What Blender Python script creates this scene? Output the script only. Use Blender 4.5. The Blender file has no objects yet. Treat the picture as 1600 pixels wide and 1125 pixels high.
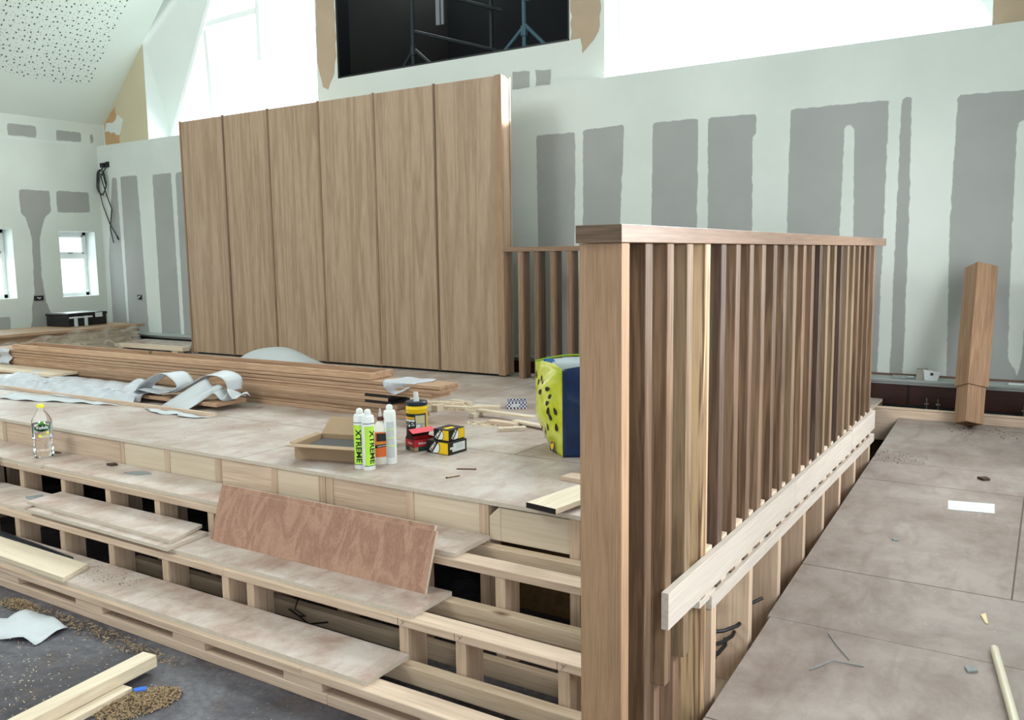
import bpy, bmesh, math, random
import numpy as np
from mathutils import Vector, Matrix
from mathutils.geometry import tessellate_polygon
random.seed(7)
S = bpy.context.scene
COL = S.collection
PI = math.pi

# ------------------------------------------------------------------ camera, sky, lights, exposure
cam = bpy.data.objects.new('camera', bpy.data.cameras.new('camera')); COL.objects.link(cam)
cam.data.sensor_width = 36; cam.data.lens = 30.155; cam.data.clip_start = .05
R = Matrix(((0.84507252, -0.05305167, 0.53201312), (0.53447497, 0.10940883, -0.83807292), (-0.01374577, 0.99258009, 0.12081318)))
cam.matrix_world = Matrix.Translation((0, 0, 1.03)) @ R.to_4x4()
S.camera = cam
S.view_settings.view_transform = 'Standard'; S.view_settings.look = 'None'
S.view_settings.gamma = 1; S.view_settings.use_curve_mapping = False
S.view_settings.exposure = -0.15
w = bpy.data.worlds.new('daylight'); S.world = w; w.use_nodes = True
w.node_tree.nodes['Background'].inputs[0].default_value = (.90, .96, 1.0, 1)
w.node_tree.nodes['Background'].inputs[1].default_value = 2.0

def area(name, loc, target, sx, sy, power, col=(1, 1, 1)):
    l = bpy.data.lights.new(name, 'AREA'); l.shape = 'RECTANGLE'; l.size = sx; l.size_y = sy; l.energy = power; l.color = col
    o = bpy.data.objects.new(name, l); COL.objects.link(o); o.location = loc
    o.rotation_euler = (Vector(target) - Vector(loc)).to_track_quat('-Z', 'Y').to_euler()
    return o
# daylight outside the hall windows; the rear and roof lamps are added fill
area('gable_window_daylight_right', (-1.9, 8.7, 4.3), (-2.2, 4.0, 0.6), 4.2, 3.2, 1050, (.93, .98, 1))
area('gable_window_daylight_left', (-7.8, 8.7, 4.8), (-7.0, 3.5, 0.2), 3.6, 3.2, 850, (.90, .98, 1))
bm_ = area('sunbeam_through_gable_window', (-1.75, 7.35, 3.35), (-3.94, 6.17, 2.40), .15, .50, 2.6, (1, .99, .94)); bm_.data.spread = math.radians(2.5)
for yy in (-3.4, -.6, 2.0, 4.6):
    area('side_window_daylight', (.86, yy, 1.15), (-2, yy, .2), 1.5, 1.2, 90, (.95, .98, 1))
area('rear_fill', (-5, -7.9, 2.4), (-4, 2, .6), 3.8, 2.2, 80, (1, .97, .93))  # added fill lamp in the invented rear opening, for faces turned that way
for yy in (6.3, 5.27):
    area('small_window_daylight', (-10.95, yy, 1.0), (-8, yy, .3), .42, .75, 14, (.85, .94, 1))
area('under_roof_fill', (-7.2, -.5, 5.6), (-5.2, 4.5, .6), 2.6, 3.0, 460, (.95, 1, .98))  # fill lamp added below the closed ceiling, which has no roof light

# ------------------------------------------------------------------ helpers
def lin(h):
    h = h.lstrip('#'); v = [int(h[i:i+2], 16)/255 for i in (0, 2, 4)]
    return tuple(c/12.92 if c <= .04045 else ((c+.055)/1.055)**2.4 for c in v) + (1,)

class MB:
    def sheetbox(s, *q):
        s.box(*q); n = len(s.m)-6
        for i in range(6): s.m[n+i] = 0 if i == 1 else 1
        return s
    def __init__(s): s.v = []; s.f = []; s.m = []
    def face(s, pts, mi=0):
        b = len(s.v); s.v += [tuple(p) for p in pts]; s.f.append(tuple(range(b, b+len(pts)))); s.m.append(mi)
    def box(s, x0, x1, y0, y1, z0, z1, mi=0, M=None):
        b = len(s.v)
        P = [(x0,y0,z0),(x1,y0,z0),(x1,y1,z0),(x0,y1,z0),(x0,y0,z1),(x1,y0,z1),(x1,y1,z1),(x0,y1,z1)]
        if M: P = [tuple(M @ Vector(p)) for p in P]
        s.v += P
        for q in ((0,3,2,1),(4,5,6,7),(0,1,5,4),(1,2,6,5),(2,3,7,6),(3,0,4,7)):
            s.f.append(tuple(b+i for i in q)); s.m.append(mi)
        return s
    def prism(s, poly, z0, z1, mi=0, M=None):
        n = len(poly); b = len(s.v)
        P = [(x,y,z0) for x,y in poly]+[(x,y,z1) for x,y in poly]
        if M: P = [tuple(M @ Vector(p)) for p in P]
        s.v += P
        s.f.append(tuple(b+i for i in reversed(range(n)))); s.f.append(tuple(b+n+i for i in range(n))); s.m += [mi, mi]
        for i in range(n):
            j = (i+1) % n; s.f.append((b+i, b+j, b+n+j, b+n+i)); s.m.append(mi)
        return s
    def beam(s, a, c, wd, th, mi=0, up=(0,0,1)):
        a = Vector(a); c = Vector(c); d = (c-a).normalized(); u = Vector(up); r = d.cross(u)
        if r.length < 1e-4: r = d.cross(Vector((1,0,0)))
        r.normalize(); u = r.cross(d); b = len(s.v)
        for p in (a, c):
            for i, j in ((-1,-1),(1,-1),(1,1),(-1,1)): s.v.append(tuple(p+r*i*wd/2+u*j*th/2))
        for q in ((0,3,2,1),(4,5,6,7),(0,1,5,4),(1,2,6,5),(2,3,7,6),(3,0,4,7)):
            s.f.append(tuple(b+i for i in q)); s.m.append(mi)
        return s
    def tube(s, path, r, n=8, mi=0, cap=True):
        path = [Vector(p) for p in path]; rr = r if isinstance(r, (list, tuple)) else [r]*len(path)
        b = len(s.v); prev = None
        for i, p in enumerate(path):
            d = (path[min(i+1, len(path)-1)]-path[max(i-1, 0)]).normalized()
            if prev is None:
                a = d.cross(Vector((0,0,1)))
                if a.length < 1e-3: a = d.cross(Vector((1,0,0)))
                a.normalize()
            else:
                a = (prev-d*prev.dot(d)).normalized()
            prev = a; c = d.cross(a)
            for k in range(n):
                t = 2*PI*k/n; s.v.append(tuple(p+a*math.cos(t)*rr[i]+c*math.sin(t)*rr[i]))
        for i in range(len(path)-1):
            for k in range(n):
                k2 = (k+1) % n; s.f.append((b+i*n+k, b+i*n+k2, b+(i+1)*n+k2, b+(i+1)*n+k)); s.m.append(mi)
        if cap:
            s.f.append(tuple(b+k for k in reversed(range(n)))); s.m.append(mi)
            e = b+(len(path)-1)*n; s.f.append(tuple(e+k for k in range(n))); s.m.append(mi)
        return s
    def lathe(s, prof, cx=0, cy=0, n=32, mi=0, fn=None):
        b = len(s.v)
        for i, (r, z) in enumerate(prof):
            for k in range(n):
                t = 2*PI*k/n; rr = fn(r, z, t) if fn else r
                s.v.append((cx+rr*math.cos(t), cy+rr*math.sin(t), z))
        for i in range(len(prof)-1):
            for k in range(n):
                k2 = (k+1) % n; s.f.append((b+i*n+k, b+i*n+k2, b+(i+1)*n+k2, b+(i+1)*n+k)); s.m.append(mi)
        s.f.append(tuple(b+k for k in reversed(range(n)))); s.m.append(mi)
        e = b+(len(prof)-1)*n; s.f.append(tuple(e+k for k in range(n))); s.m.append(mi)
        return s
    def grid(s, fn, nu, nv, mi=0):
        b = len(s.v)
        for i in range(nu+1):
            for j in range(nv+1): s.v.append(tuple(fn(i/nu, j/nv)))
        for i in range(nu):
            for j in range(nv):
                a = b+i*(nv+1)+j; s.f.append((a, a+nv+1, a+nv+2, a+1)); s.m.append(mi)
        return s

def tag(o, label=None, cat=None, group=None, kind=None):
    if label: o['label'] = label
    if cat: o['category'] = cat
    if group: o['group'] = group
    if kind: o['kind'] = kind
    return o

def build(name, mb, mats, parent=None, origin=None, local=False, smooth=False, bevel=0, solid=0, subsurf=0, label=None, cat=None, group=None, kind=None):
    """world-space vertices; top-level objects get their origin at their base"""
    me = bpy.data.meshes.new(name)
    V = mb.v
    if parent is None:
        if origin is None:
            a = np.array(V); origin = (float((a[:,0].min()+a[:,0].max())/2), float((a[:,1].min()+a[:,1].max())/2), float(a[:,2].min()))
        off = Vector(origin)
        V = [(x-off.x, y-off.y, z-off.z) for x, y, z in V]
    elif not local:
        r = parent
        off = Vector((0,0,0))
        while r is not None: off += r.location; r = r.parent
        V = [(x-off.x, y-off.y, z-off.z) for x, y, z in V]
    me.from_pydata(V, [], mb.f)
    for m in (mats if isinstance(mats, (list, tuple)) else [mats]): me.materials.append(m)
    me.polygons.foreach_set('material_index', mb.m)
    if smooth:
        me.polygons.foreach_set('use_smooth', [True]*len(me.polygons))
        try: me.set_sharp_from_angle(angle=math.radians(40))
        except Exception: pass
    me.update()
    o = bpy.data.objects.new(name, me); COL.objects.link(o)
    if parent is None: o.location = off
    else: o.parent = parent
    if solid:
        m = o.modifiers.new('solid', 'SOLIDIFY'); m.thickness = solid; m.offset = 0
    if bevel:
        m = o.modifiers.new('bevel', 'BEVEL'); m.width = bevel; m.segments = 2; m.limit_method = 'ANGLE'
    if subsurf:
        m = o.modifiers.new('sub', 'SUBSURF'); m.levels = subsurf; m.render_levels = subsurf
    return tag(o, label, cat, group, kind)

def thing(name, loc, label=None, cat=None, rz=0, group=None, kind=None):
    o = bpy.data.objects.new(name, None); COL.objects.link(o); o.location = loc; o.rotation_euler = (0, 0, rz); o.empty_display_size = .1
    return tag(o, label, cat, group, kind)

def dup(root, loc=None, rz=None, label=None):
    def cp(o, par):
        c = o.copy(); COL.objects.link(c); c.parent = par
        for ch in list(o.children): cp(ch, c)
        return c
    c = cp(root, None)
    if loc: c.location = loc
    if rz is not None: c.rotation_euler = (0, 0, rz)
    if label: c['label'] = label
    return c

def text(parent, s, size, M, mat, bend=0, name='lettering', rot90=False, bold=0.0, thick=.0004, shear=0, sx=1, label=None):
    cu = bpy.data.curves.new('t', 'FONT'); cu.body = s; cu.size = size; cu.align_x = 'CENTER'; cu.align_y = 'CENTER'; cu.offset = bold; cu.shear = shear
    cu.extrude = thick/2; cu.resolution_u = 3
    t = bpy.data.objects.new('t', cu); COL.objects.link(t)
    bpy.context.view_layer.update()
    me = bpy.data.meshes.new_from_object(t.evaluated_get(bpy.context.evaluated_depsgraph_get()))
    bpy.data.objects.remove(t); bpy.data.curves.remove(cu)
    if bend:
        bmm = bmesh.new(); bmm.from_mesh(me)
        ax = 1 if rot90 else 0; vals_ = [v.co[ax] for v in bmm.verts]; t_ = min(vals_)+.0025
        while t_ < max(vals_):
            co = Vector((0, 0, 0)); no = Vector((0, 0, 0)); co[ax] = t_; no[ax] = 1
            bmesh.ops.bisect_plane(bmm, geom=bmm.verts[:]+bmm.edges[:]+bmm.faces[:], plane_co=co, plane_no=no); t_ += .0025
        bmm.to_mesh(me); bmm.free()
    for v in me.vertices:
        x, y, z = v.co; x *= sx
        if rot90: x, y = y, -x
        if bend:
            a = x/bend; v.co = M @ Vector(((bend+z)*math.sin(a), -(bend+z)*math.cos(a), y))
        else:
            v.co = M @ Vector((x, y, z))
    me.materials.clear(); me.materials.append(mat); me.name = name
    o = bpy.data.objects.new(name, me); COL.objects.link(o); o.parent = parent
    return tag(o, label)

# ------------------------------------------------------------------ materials
def newmat(name):
    m = bpy.data.materials.new(name); m.use_nodes = True
    return m, m.node_tree.nodes, m.node_tree.links, m.node_tree.nodes['Principled BSDF']
def plain(name, c, rough=.6, metal=0, spec=.5, trans=0, alpha=1, ior=1.45, noise=0, nscale=20):
    m, N, L, P = newmat(name)
    P.inputs['Base Color'].default_value = c if len(c) == 4 else (*c, 1)
    P.inputs['Roughness'].default_value = rough; P.inputs['Metallic'].default_value = metal
    P.inputs['Specular IOR Level'].default_value = spec
    P.inputs['Transmission Weight'].default_value = trans; P.inputs['Alpha'].default_value = alpha; P.inputs['IOR'].default_value = ior
    if noise:
        tc = N.new('ShaderNodeTexCoord'); nz = N.new('ShaderNodeTexNoise'); nz.inputs['Scale'].default_value = nscale; nz.inputs['Detail'].default_value = 5
        L.new(tc.outputs['Object'], nz.inputs['Vector'])
        mx = N.new('ShaderNodeMix'); mx.data_type = 'RGBA'; mx.blend_type = 'MULTIPLY'
        L.new(nz.outputs['Fac'], mx.inputs['Factor'])
        mx.inputs['A'].default_value = c; mx.inputs['B'].default_value = (1-noise, 1-noise, 1-noise, 1)
        L.new(mx.outputs['Result'], P.inputs['Base Color'])
    return m
def ramp(N, L, src, stops):
    r = N.new('ShaderNodeValToRGB'); e = r.color_ramp.elements
    e[0].position = stops[0][0]; e[0].color = stops[0][1]; e[1].position = stops[-1][0]; e[1].color = stops[-1][1]
    for p, c in stops[1:-1]:
        x = e.new(p); x.color = c
    L.new(src, r.inputs['Fac']); return r
def wood(name, dark, light, axis='z', fine=1.0, rough=.55, vary=.25, knots=0, streak=.5, knotc='#5a3a22', pores=0.0, spec=.4, sheen_bump=.15, big=1.0):
    """grain stretched along axis, brightness shifts from object to object"""
    m, N, L, P = newmat(name)
    tc = N.new('ShaderNodeTexCoord'); oi = N.new('ShaderNodeObjectInfo')
    off = N.new('ShaderNodeVectorMath'); off.operation = 'MULTIPLY_ADD'
    cmb = N.new('ShaderNodeCombineXYZ')
    for i in range(3): L.new(oi.outputs['Random'], cmb.inputs[i])
    L.new(cmb.outputs[0], off.inputs[0]); off.inputs[1].default_value = (17.3, 9.1, 13.7); L.new(tc.outputs['Object'], off.inputs[2])
    mp = N.new('ShaderNodeMapping'); k = .04
    sc = {'x': (k, 1, 1), 'y': (1, k, 1), 'z': (1, 1, k)}[axis]
    mp.inputs['Scale'].default_value = sc; L.new(off.outputs[0], mp.inputs['Vector'])
    n1 = N.new('ShaderNodeTexNoise'); n1.inputs['Scale'].default_value = 22*fine*big; n1.inputs['Detail'].default_value = 3; n1.inputs['Distortion'].default_value = .8
    n2 = N.new('ShaderNodeTexNoise'); n2.inputs['Scale'].default_value = 170*fine; n2.inputs['Detail'].default_value = 4
    L.new(mp.outputs[0], n1.inputs['Vector']); L.new(mp.outputs[0], n2.inputs['Vector'])
    wv = N.new('ShaderNodeMath'); wv.operation = 'SINE'
    mu = N.new('ShaderNodeMath'); mu.operation = 'MULTIPLY'; mu.inputs[1].default_value = 26; L.new(n1.outputs['Fac'], mu.inputs[0]); L.new(mu.outputs[0], wv.inputs[0])
    a = N.new('ShaderNodeMath'); a.operation = 'MULTIPLY_ADD'; a.inputs[1].default_value = .13*streak; sf = N.new('ShaderNodeMath'); sf.operation = 'MULTIPLY_ADD'; sf.inputs[1].default_value = .7; sf.inputs[2].default_value = .15; L.new(n2.outputs['Fac'], sf.inputs[0]); L.new(wv.outputs[0], a.inputs[0]); L.new(sf.outputs[0], a.inputs[2])
    r = ramp(N, L, a.outputs[0], [(.25, lin(dark)), (.75, lin(light))])
    hs = N.new('ShaderNodeHueSaturation'); L.new(r.outputs['Color'], hs.inputs['Color'])
    mr = N.new('ShaderNodeMapRange'); mr.inputs['To Min'].default_value = 1-vary; mr.inputs['To Max'].default_value = 1+vary
    L.new(oi.outputs['Random'], mr.inputs['Value']); L.new(mr.outputs[0], hs.inputs['Value'])
    out = hs.outputs['Color']
    if knots:
        v = N.new('ShaderNodeTexVoronoi'); v.inputs['Scale'].default_value = 3.2
        m2 = N.new('ShaderNodeMapping'); m2.inputs['Scale'].default_value = {'x': (.6, 1.6, 1.6), 'y': (1.6, .6, 1.6), 'z': (1.6, 1.6, .6)}[axis]
        L.new(off.outputs[0], m2.inputs['Vector']); L.new(m2.outputs[0], v.inputs['Vector'])
        kr = ramp(N, L, v.outputs['Distance'], [(0.045*knots, (1, 1, 1, 1)), (.11*knots, (0, 0, 0, 1))])
        mx = N.new('ShaderNodeMix'); mx.data_type = 'RGBA'; L.new(kr.outputs['Color'], mx.inputs['Factor']); L.new(out, mx.inputs['A']); mx.inputs['B'].default_value = lin(knotc); out = mx.outputs['Result']
    if pores:
        n3 = N.new('ShaderNodeTexNoise'); n3.inputs['Scale'].default_value = 60; n3.inputs['Detail'].default_value = 2
        m3 = N.new('ShaderNodeMapping'); m3.inputs['Scale'].default_value = {'x': (.15, 1, 1), 'y': (1, .15, 1), 'z': (1, 1, .15)}[axis]
        L.new(off.outputs[0], m3.inputs['Vector']); L.new(m3.outputs[0], n3.inputs['Vector'])
        pr = ramp(N, L, n3.outputs['Fac'], [(.62, (0, 0, 0, 1)), (.70, (1, 1, 1, 1))])
        sc2 = N.new('ShaderNodeMath'); sc2.operation = 'MULTIPLY'; sc2.inputs[1].default_value = pores; L.new(pr.outputs['Color'], sc2.inputs[0])
        mx = N.new('ShaderNodeMix'); mx.data_type = 'RGBA'; L.new(sc2.outputs[0], mx.inputs['Factor']); L.new(out, mx.inputs['A']); mx.inputs['B'].default_value = lin(knotc); out = mx.outputs['Result']
    L.new(out, P.inputs['Base Color']); P.inputs['Roughness'].default_value = rough; P.inputs['Specular IOR Level'].default_value = spec
    if sheen_bump:
        b = N.new('ShaderNodeBump'); b.inputs['Strength'].default_value = sheen_bump; b.inputs['Distance'].default_value = .002
        L.new(n2.outputs['Fac'], b.inputs['Height']); L.new(b.outputs[0], P.inputs['Normal'])
    return m
def dusty(name, base, pale, stain, seams=None, rough=.45, scale=1.0, spec=.35, edge='#6b5a50', dust=.5):
    """plywood sheet deck: veneer colour with dust clouds, stains and sheet joints"""
    m, N, L, P = newmat(name)
    tc = N.new('ShaderNodeTexCoord'); oi = N.new('ShaderNodeObjectInfo')
    off = N.new('ShaderNodeVectorMath'); off.operation = 'MULTIPLY_ADD'; cmb = N.new('ShaderNodeCombineXYZ')
    for i in range(3): L.new(oi.outputs['Random'], cmb.inputs[i])
    L.new(cmb.outputs[0], off.inputs[0]); off.inputs[1].default_value = (5.3, 9.1, 3.7) if not seams else (0, 0, 0); L.new(tc.outputs['Object'], off.inputs[2])
    def nz(sc, det, dist=0, st=(1, 1, 1)):
        mp = N.new('ShaderNodeMapping'); mp.inputs['Scale'].default_value = st; L.new(off.outputs[0], mp.inputs['Vector'])
        n = N.new('ShaderNodeTexNoise'); n.inputs['Scale'].default_value = sc*scale; n.inputs['Detail'].default_value = det; n.inputs['Roughness'].default_value = .6; n.inputs['Distortion'].default_value = dist
        L.new(mp.outputs[0], n.inputs['Vector']); return n
    n1 = nz(2.3, 12, .25); n1.inputs['Roughness'].default_value = .72; r1 = ramp(N, L, n1.outputs['Fac'], [(.36, lin(base)), (.36+.36*(1.2-dust), lin(pale))])
    n2 = nz(9, 5, 1.0, (1, .35, 1)); r2 = ramp(N, L, n2.outputs['Fac'], [(.5, (0, 0, 0, 1)), (.85, (.75, .75, .75, 1))])
    mx = N.new('ShaderNodeMix'); mx.data_type = 'RGBA'; L.new(r2.outputs['Color'], mx.inputs['Factor']); L.new(r1.outputs['Color'], mx.inputs['A']); mx.inputs['B'].default_value = lin(stain)
    out = mx.outputs['Result']
    n3 = nz(60, 3); r3 = ramp(N, L, n3.outputs['Fac'], [(.69, (0, 0, 0, 1)), (.76, (.5, .5, .5, 1))])
    mx2 = N.new('ShaderNodeMix'); mx2.data_type = 'RGBA'; L.new(r3.outputs['Color'], mx2.inputs['Factor']); L.new(out, mx2.inputs['A']); mx2.inputs['B'].default_value = lin(edge)
    out = mx2.outputs['Result']
    if seams:
        br = N.new('ShaderNodeTexBrick'); mp = N.new('ShaderNodeMapping')
        ox, oy, rot = seams; mp.inputs['Location'].default_value = (ox, oy, 0); mp.inputs['Rotation'].default_value = (0, 0, rot)
        L.new(tc.outputs['Object'], mp.inputs['Vector']); L.new(mp.outputs[0], br.inputs['Vector'])
        br.inputs['Scale'].default_value = 1; br.inputs['Brick Width'].default_value = 2.44; br.inputs['Row Height'].default_value = 1.22; br.inputs['Mortar Size'].default_value = .0035; br.inputs['Mortar Smooth'].default_value = .1
        mx3 = N.new('ShaderNodeMix'); mx3.data_type = 'RGBA'; L.new(br.outputs['Fac'], mx3.inputs['Factor']); L.new(out, mx3.inputs['A']); mx3.inputs['B'].default_value = lin('#5c4a40'); out = mx3.outputs['Result']
    L.new(out, P.inputs['Base Color']); P.inputs['Roughness'].default_value = rough; P.inputs['Specular IOR Level'].default_value = spec
    b = N.new('ShaderNodeBump'); b.inputs['Strength'].default_value = .12; b.inputs['Distance'].default_value = .004
    L.new(n2.outputs['Fac'], b.inputs['Height']); L.new(b.outputs[0], P.inputs['Normal'])
    return m
def plaster_mask(name, board, joint, joint2):
    m, N, L, P = newmat(name)
    at = N.new('ShaderNodeAttribute'); at.attribute_name = 'board'
    tc = N.new('ShaderNodeTexCoord')
    def nz(sc, det):
        n = N.new('ShaderNodeTexNoise'); n.inputs['Scale'].default_value = sc; n.inputs['Detail'].default_value = det; L.new(tc.outputs['Object'], n.inputs['Vector']); return n
    n1 = nz(14, 6); n2 = nz(1.3, 6); n3 = nz(3.5, 4)
    a = N.new('ShaderNodeMath'); a.operation = 'MULTIPLY_ADD'; a.inputs[1].default_value = .5; a.inputs[2].default_value = -.25; L.new(n1.outputs['Fac'], a.inputs[0])
    s = N.new('ShaderNodeMath'); s.operation = 'ADD'; L.new(a.outputs[0], s.inputs[0]); L.new(at.outputs['Fac'], s.inputs[1])
    r = ramp(N, L, s.outputs[0], [(.44, (0, 0, 0, 1)), (.56, (1, 1, 1, 1))])
    j = ramp(N, L, n2.outputs['Fac'], [(.3, lin(joint)), (.7, lin(joint2))])
    bd = ramp(N, L, n3.outputs['Fac'], [(.3, tuple(c*.93 for c in lin(board)[:3])+(1,)), (.7, lin(board))])
    mx = N.new('ShaderNodeMix'); mx.data_type = 'RGBA'; L.new(r.outputs['Color'], mx.inputs['Factor']); L.new(j.outputs['Color'], mx.inputs['A']); L.new(bd.outputs['Color'], mx.inputs['B'])
    L.new(mx.outputs['Result'], P.inputs['Base Color']); P.inputs['Roughness'].default_value = .85; P.inputs['Specular IOR Level'].default_value = .2
    return m

M = {}
M['oak_panel'] = wood('oak_veneer', '#8f755d', '#b59c84', 'z', fine=.9, vary=.02, streak=.9, rough=.5, big=.45)
M['oak_face'] = wood('oak_front_board', '#846850', '#ac8c6e', 'z', fine=1.3, vary=.03, streak=.5, rough=.5, big=.6)
M['iroko'] = wood('hardwood_slat', '#68503f', '#927560', 'z', fine=1, vary=.3, streak=.6, rough=.45)
M['iroko_x'] = wood('hardwood_rail', '#755b47', '#9d806a', 'x', fine=1, vary=.05, streak=.6, rough=.4)
M['iroko_y'] = wood('hardwood_handrail', '#6b5342', '#957864', 'y', fine=1, vary=.02, streak=.6, rough=.30, spec=.6)
M['iroko_end'] = wood('hardwood_end_grain', '#463527', '#75604d', 'x', fine=1.5, vary=.02, rough=.5)
M['sapwood'] = wood('pale_sapwood_slat', '#765b43', '#bfa380', 'z', fine=.8, vary=.02, streak=2.0, rough=.5, big=1.3)
M['board_x'] = wood('oak_board_long', '#937259', '#c0a083', 'x', fine=1, vary=.24, streak=.6, rough=.55)
M['board_y'] = wood('oak_board_stacked', '#84694f', '#ab8f72', 'y', fine=1, vary=.14, streak=.6, rough=.55)
M['pine_x'] = wood('pine_x', '#b49b86', '#dac4af', 'x', fine=.6, vary=.07, knots=1, streak=.5, rough=.65, spec=.25)
M['pine_y'] = wood('pine_y', '#b8a18b', '#dcc9b5', 'y', fine=.6, vary=.07, knots=1, streak=.5, rough=.65, spec=.25)
M['pine_z'] = wood('pine_z', '#ab917a', '#d2bba4', 'z', fine=.6, vary=.10, knots=.9, streak=.5, rough=.65, spec=.25)
M['pine_dusty'] = wood('pine_dusty_x', '#b29a80', '#d8c4ac', 'x', fine=.6, vary=.08, knots=1, streak=.4, rough=.7, spec=.2)
M['ply_pale'] = wood('birch_plywood', '#c9b79f', '#ddcfba', 'x', fine=.4, vary=.05, knots=.5, streak=.35, rough=.6, knotc='#b98a55')
M['pale_board'] = wood('pale_ledger_board', '#b0a69c', '#c9bfb4', 'y', fine=.7, vary=.03, streak=.3, rough=.6)
M['pale_y'] = wood('pale_pine_y', '#cdbb9e', '#e6dac4', 'y', fine=.5, vary=.04, knots=.9, streak=.4, rough=.6, knotc='#a8743c')
M['black_edge'] = plain('black_painted_edge', lin('#0e0e10'), .5)
M['red_ply'] = wood('red_hardwood_plywood', '#8f6a58', '#b8917c', 'z', fine=1.3, vary=.03, streak=.9, rough=.6, pores=.2, knotc='#5a3a2b', big=.3)
M['deck'] = dusty('stage_plywood', '#a18c81', '#c3bbb4', '#94776a', seams=(.4, .9, 0), rough=.42)
M['tread'] = dusty('tread_plywood', '#a68c7f', '#c9bdb5', '#8f7061', rough=.5, scale=1.5)
M['ramp'] = dusty('ramp_plywood', '#81736c', '#a0968f', '#6f5f57', seams=(-.12, .62, 0), rough=.5)
M['ply_edge'] = plain('plywood_edge', lin('#d6cabb'), .7, noise=.3, nscale=90)
M['osb'] = plain('osb', lin('#8a6844'), .8, noise=.7, nscale=28)
M['white'] = plain('white_plastic', lin('#e8eceb'), .35)
M['upvc'] = plain('white_window_frame', lin('#eef2f2'), .3)
M['plaster'] = plain('painted_plaster', lin('#d5dbd6'), .85, spec=.2, noise=.12, nscale=1.5)
M['plaster_w'] = plain('bright_plaster_reveal', lin('#cfd6d2'), .85, spec=.2, noise=.05, nscale=3)
M['skim'] = plain('pink_plaster', lin('#bba791'), .9, spec=.15, noise=.3, nscale=3)
M['greyboard'] = plain('grey_plasterboard', lin('#a3a5a2'), .9, spec=.15, noise=.1, nscale=4)
M['yellow_board'] = plain('cream_boarding', lin('#c6bda0'), .9, noise=.12, nscale=3)
M['orange_board'] = plain('bare_orange_board', lin('#c2a075'), .9, noise=.25, nscale=6)
M['dark'] = plain('loft_painted_gloom', lin('#24231f'), .9, noise=.4, nscale=2)  # the loft's lack of light is put into this colour
M['dark2'] = plain('loft_painted_gloom_blue', lin('#14171b'), .9, noise=.3, nscale=2)
M['heater_wood'] = wood('dark_red_fascia', '#24110d', '#3a1c16', 'x', fine=.5, vary=.1, rough=.35)
M['heater_black'] = plain('heater_black', lin('#0d1014'), .5)
M['heater_top'] = plain('heater_top', lin('#a9b3b0'), .4, noise=.2, nscale=8)
M['steel'] = plain('steel', lin('#9fa4a6'), .35, metal=1)
M['scaf'] = plain('scaffold_tube', lin('#3b4144'), .6, metal=.3)
M['scaf_b'] = plain('scaffold_tube_blue', lin('#4d6d7a'), .6)
M['black'] = plain('black_rubber', lin('#101012'), .5)
M['cable'] = plain('cable', lin('#1b1f24'), .45)
M['card'] = plain('cardboard', lin('#a68d70'), .8, noise=.12, nscale=12)
M['card_in'] = plain('cardboard_inside', lin('#8a7358'), .9)
M['lime'] = plain('lime_label', lin('#b9ea4e'), .4)
M['ink'] = plain('ink_black', lin('#14181a'), .5)
M['inkgreen'] = plain('ink_green', lin('#1c4a3e'), .5)
M['greytext'] = plain('label_grey', lin('#9aa6b0'), .5)
M['orange'] = plain('orange_label', lin('#d9692b'), .45)
M['gold'] = plain('gold_ink', lin('#e0a92c'), .4)
M['brown'] = plain('brown_cap', lin('#5a2a1a'), .45)
M['glue'] = plain('white_bottle', lin('#e4e2d8'), .4)
M['yellow'] = plain('yellow_plastic', lin('#f0c80c'), .35)
M['timyellow'] = plain('yellow_card', lin('#e8bf14'), .5)
M['navy'] = plain('navy_plastic', lin('#1b2436'), .35)
M['blackcard'] = plain('black_card', lin('#101114'), .45)
M['redcard'] = plain('red_card', lin('#b3202c'), .5)
M['pinkred'] = plain('red_card_lid', lin('#d8414f'), .4)
M['darkred'] = plain('red_card_inside', lin('#38100f'), .8)
M['greencard'] = plain('green_card', lin('#143c2e'), .5)
M['tape'] = plain('black_tape', lin('#0f1012'), .3)
M['whitetape'] = plain('silver_tape', lin('#c3cbcc'), .3)
M['blue'] = plain('blue_tape', lin('#1f63c8'), .5)
M['foamw'] = plain('white_foam_sheet', lin('#c3c9cd'), .5, noise=.08, nscale=5)
M['paper'] = plain('white_paper', lin('#d6dbdc'), .7, noise=.15, nscale=30)
M['pipe'] = plain('cream_pipe', lin('#cfc9b2'), .35)
M['sawdust'] = plain('sawdust', lin('#ad9473'), .9, noise=.4, nscale=80)
M['palechip'] = plain('pale_sawdust', lin('#e5d3ab'), .9)
M['debris'] = plain('dark_debris', lin('#4a3a30'), .9)
M['greyflake'] = plain('grey_board_flake', lin('#9aa1a1'), .9, noise=.4, nscale=60)
M['screw'] = plain('brown_screw', lin('#6b4a30'), .4, metal=.8)
M['capyellow'] = plain('yellow_cap', lin('#eef03a'), .4)
M['water'] = plain('water', (1, 1, 1, 1), .02, trans=1, ior=1.33)
M['pet'] = plain('clear_bottle', (1, 1, 1, 1), .05, trans=1, ior=1.12)
M['bagblue'] = plain('bag_navy', lin('#12305a'), .25, noise=.5, nscale=30)
M['bagwhite'] = plain('bag_lining', lin('#dbe6f2'), .4)
M['handle'] = plain('bag_handle_blue', lin('#2a6ab8'), .4)
M['seed'] = plain('kiwi_seed', lin('#1c1710'), .4)
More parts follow.
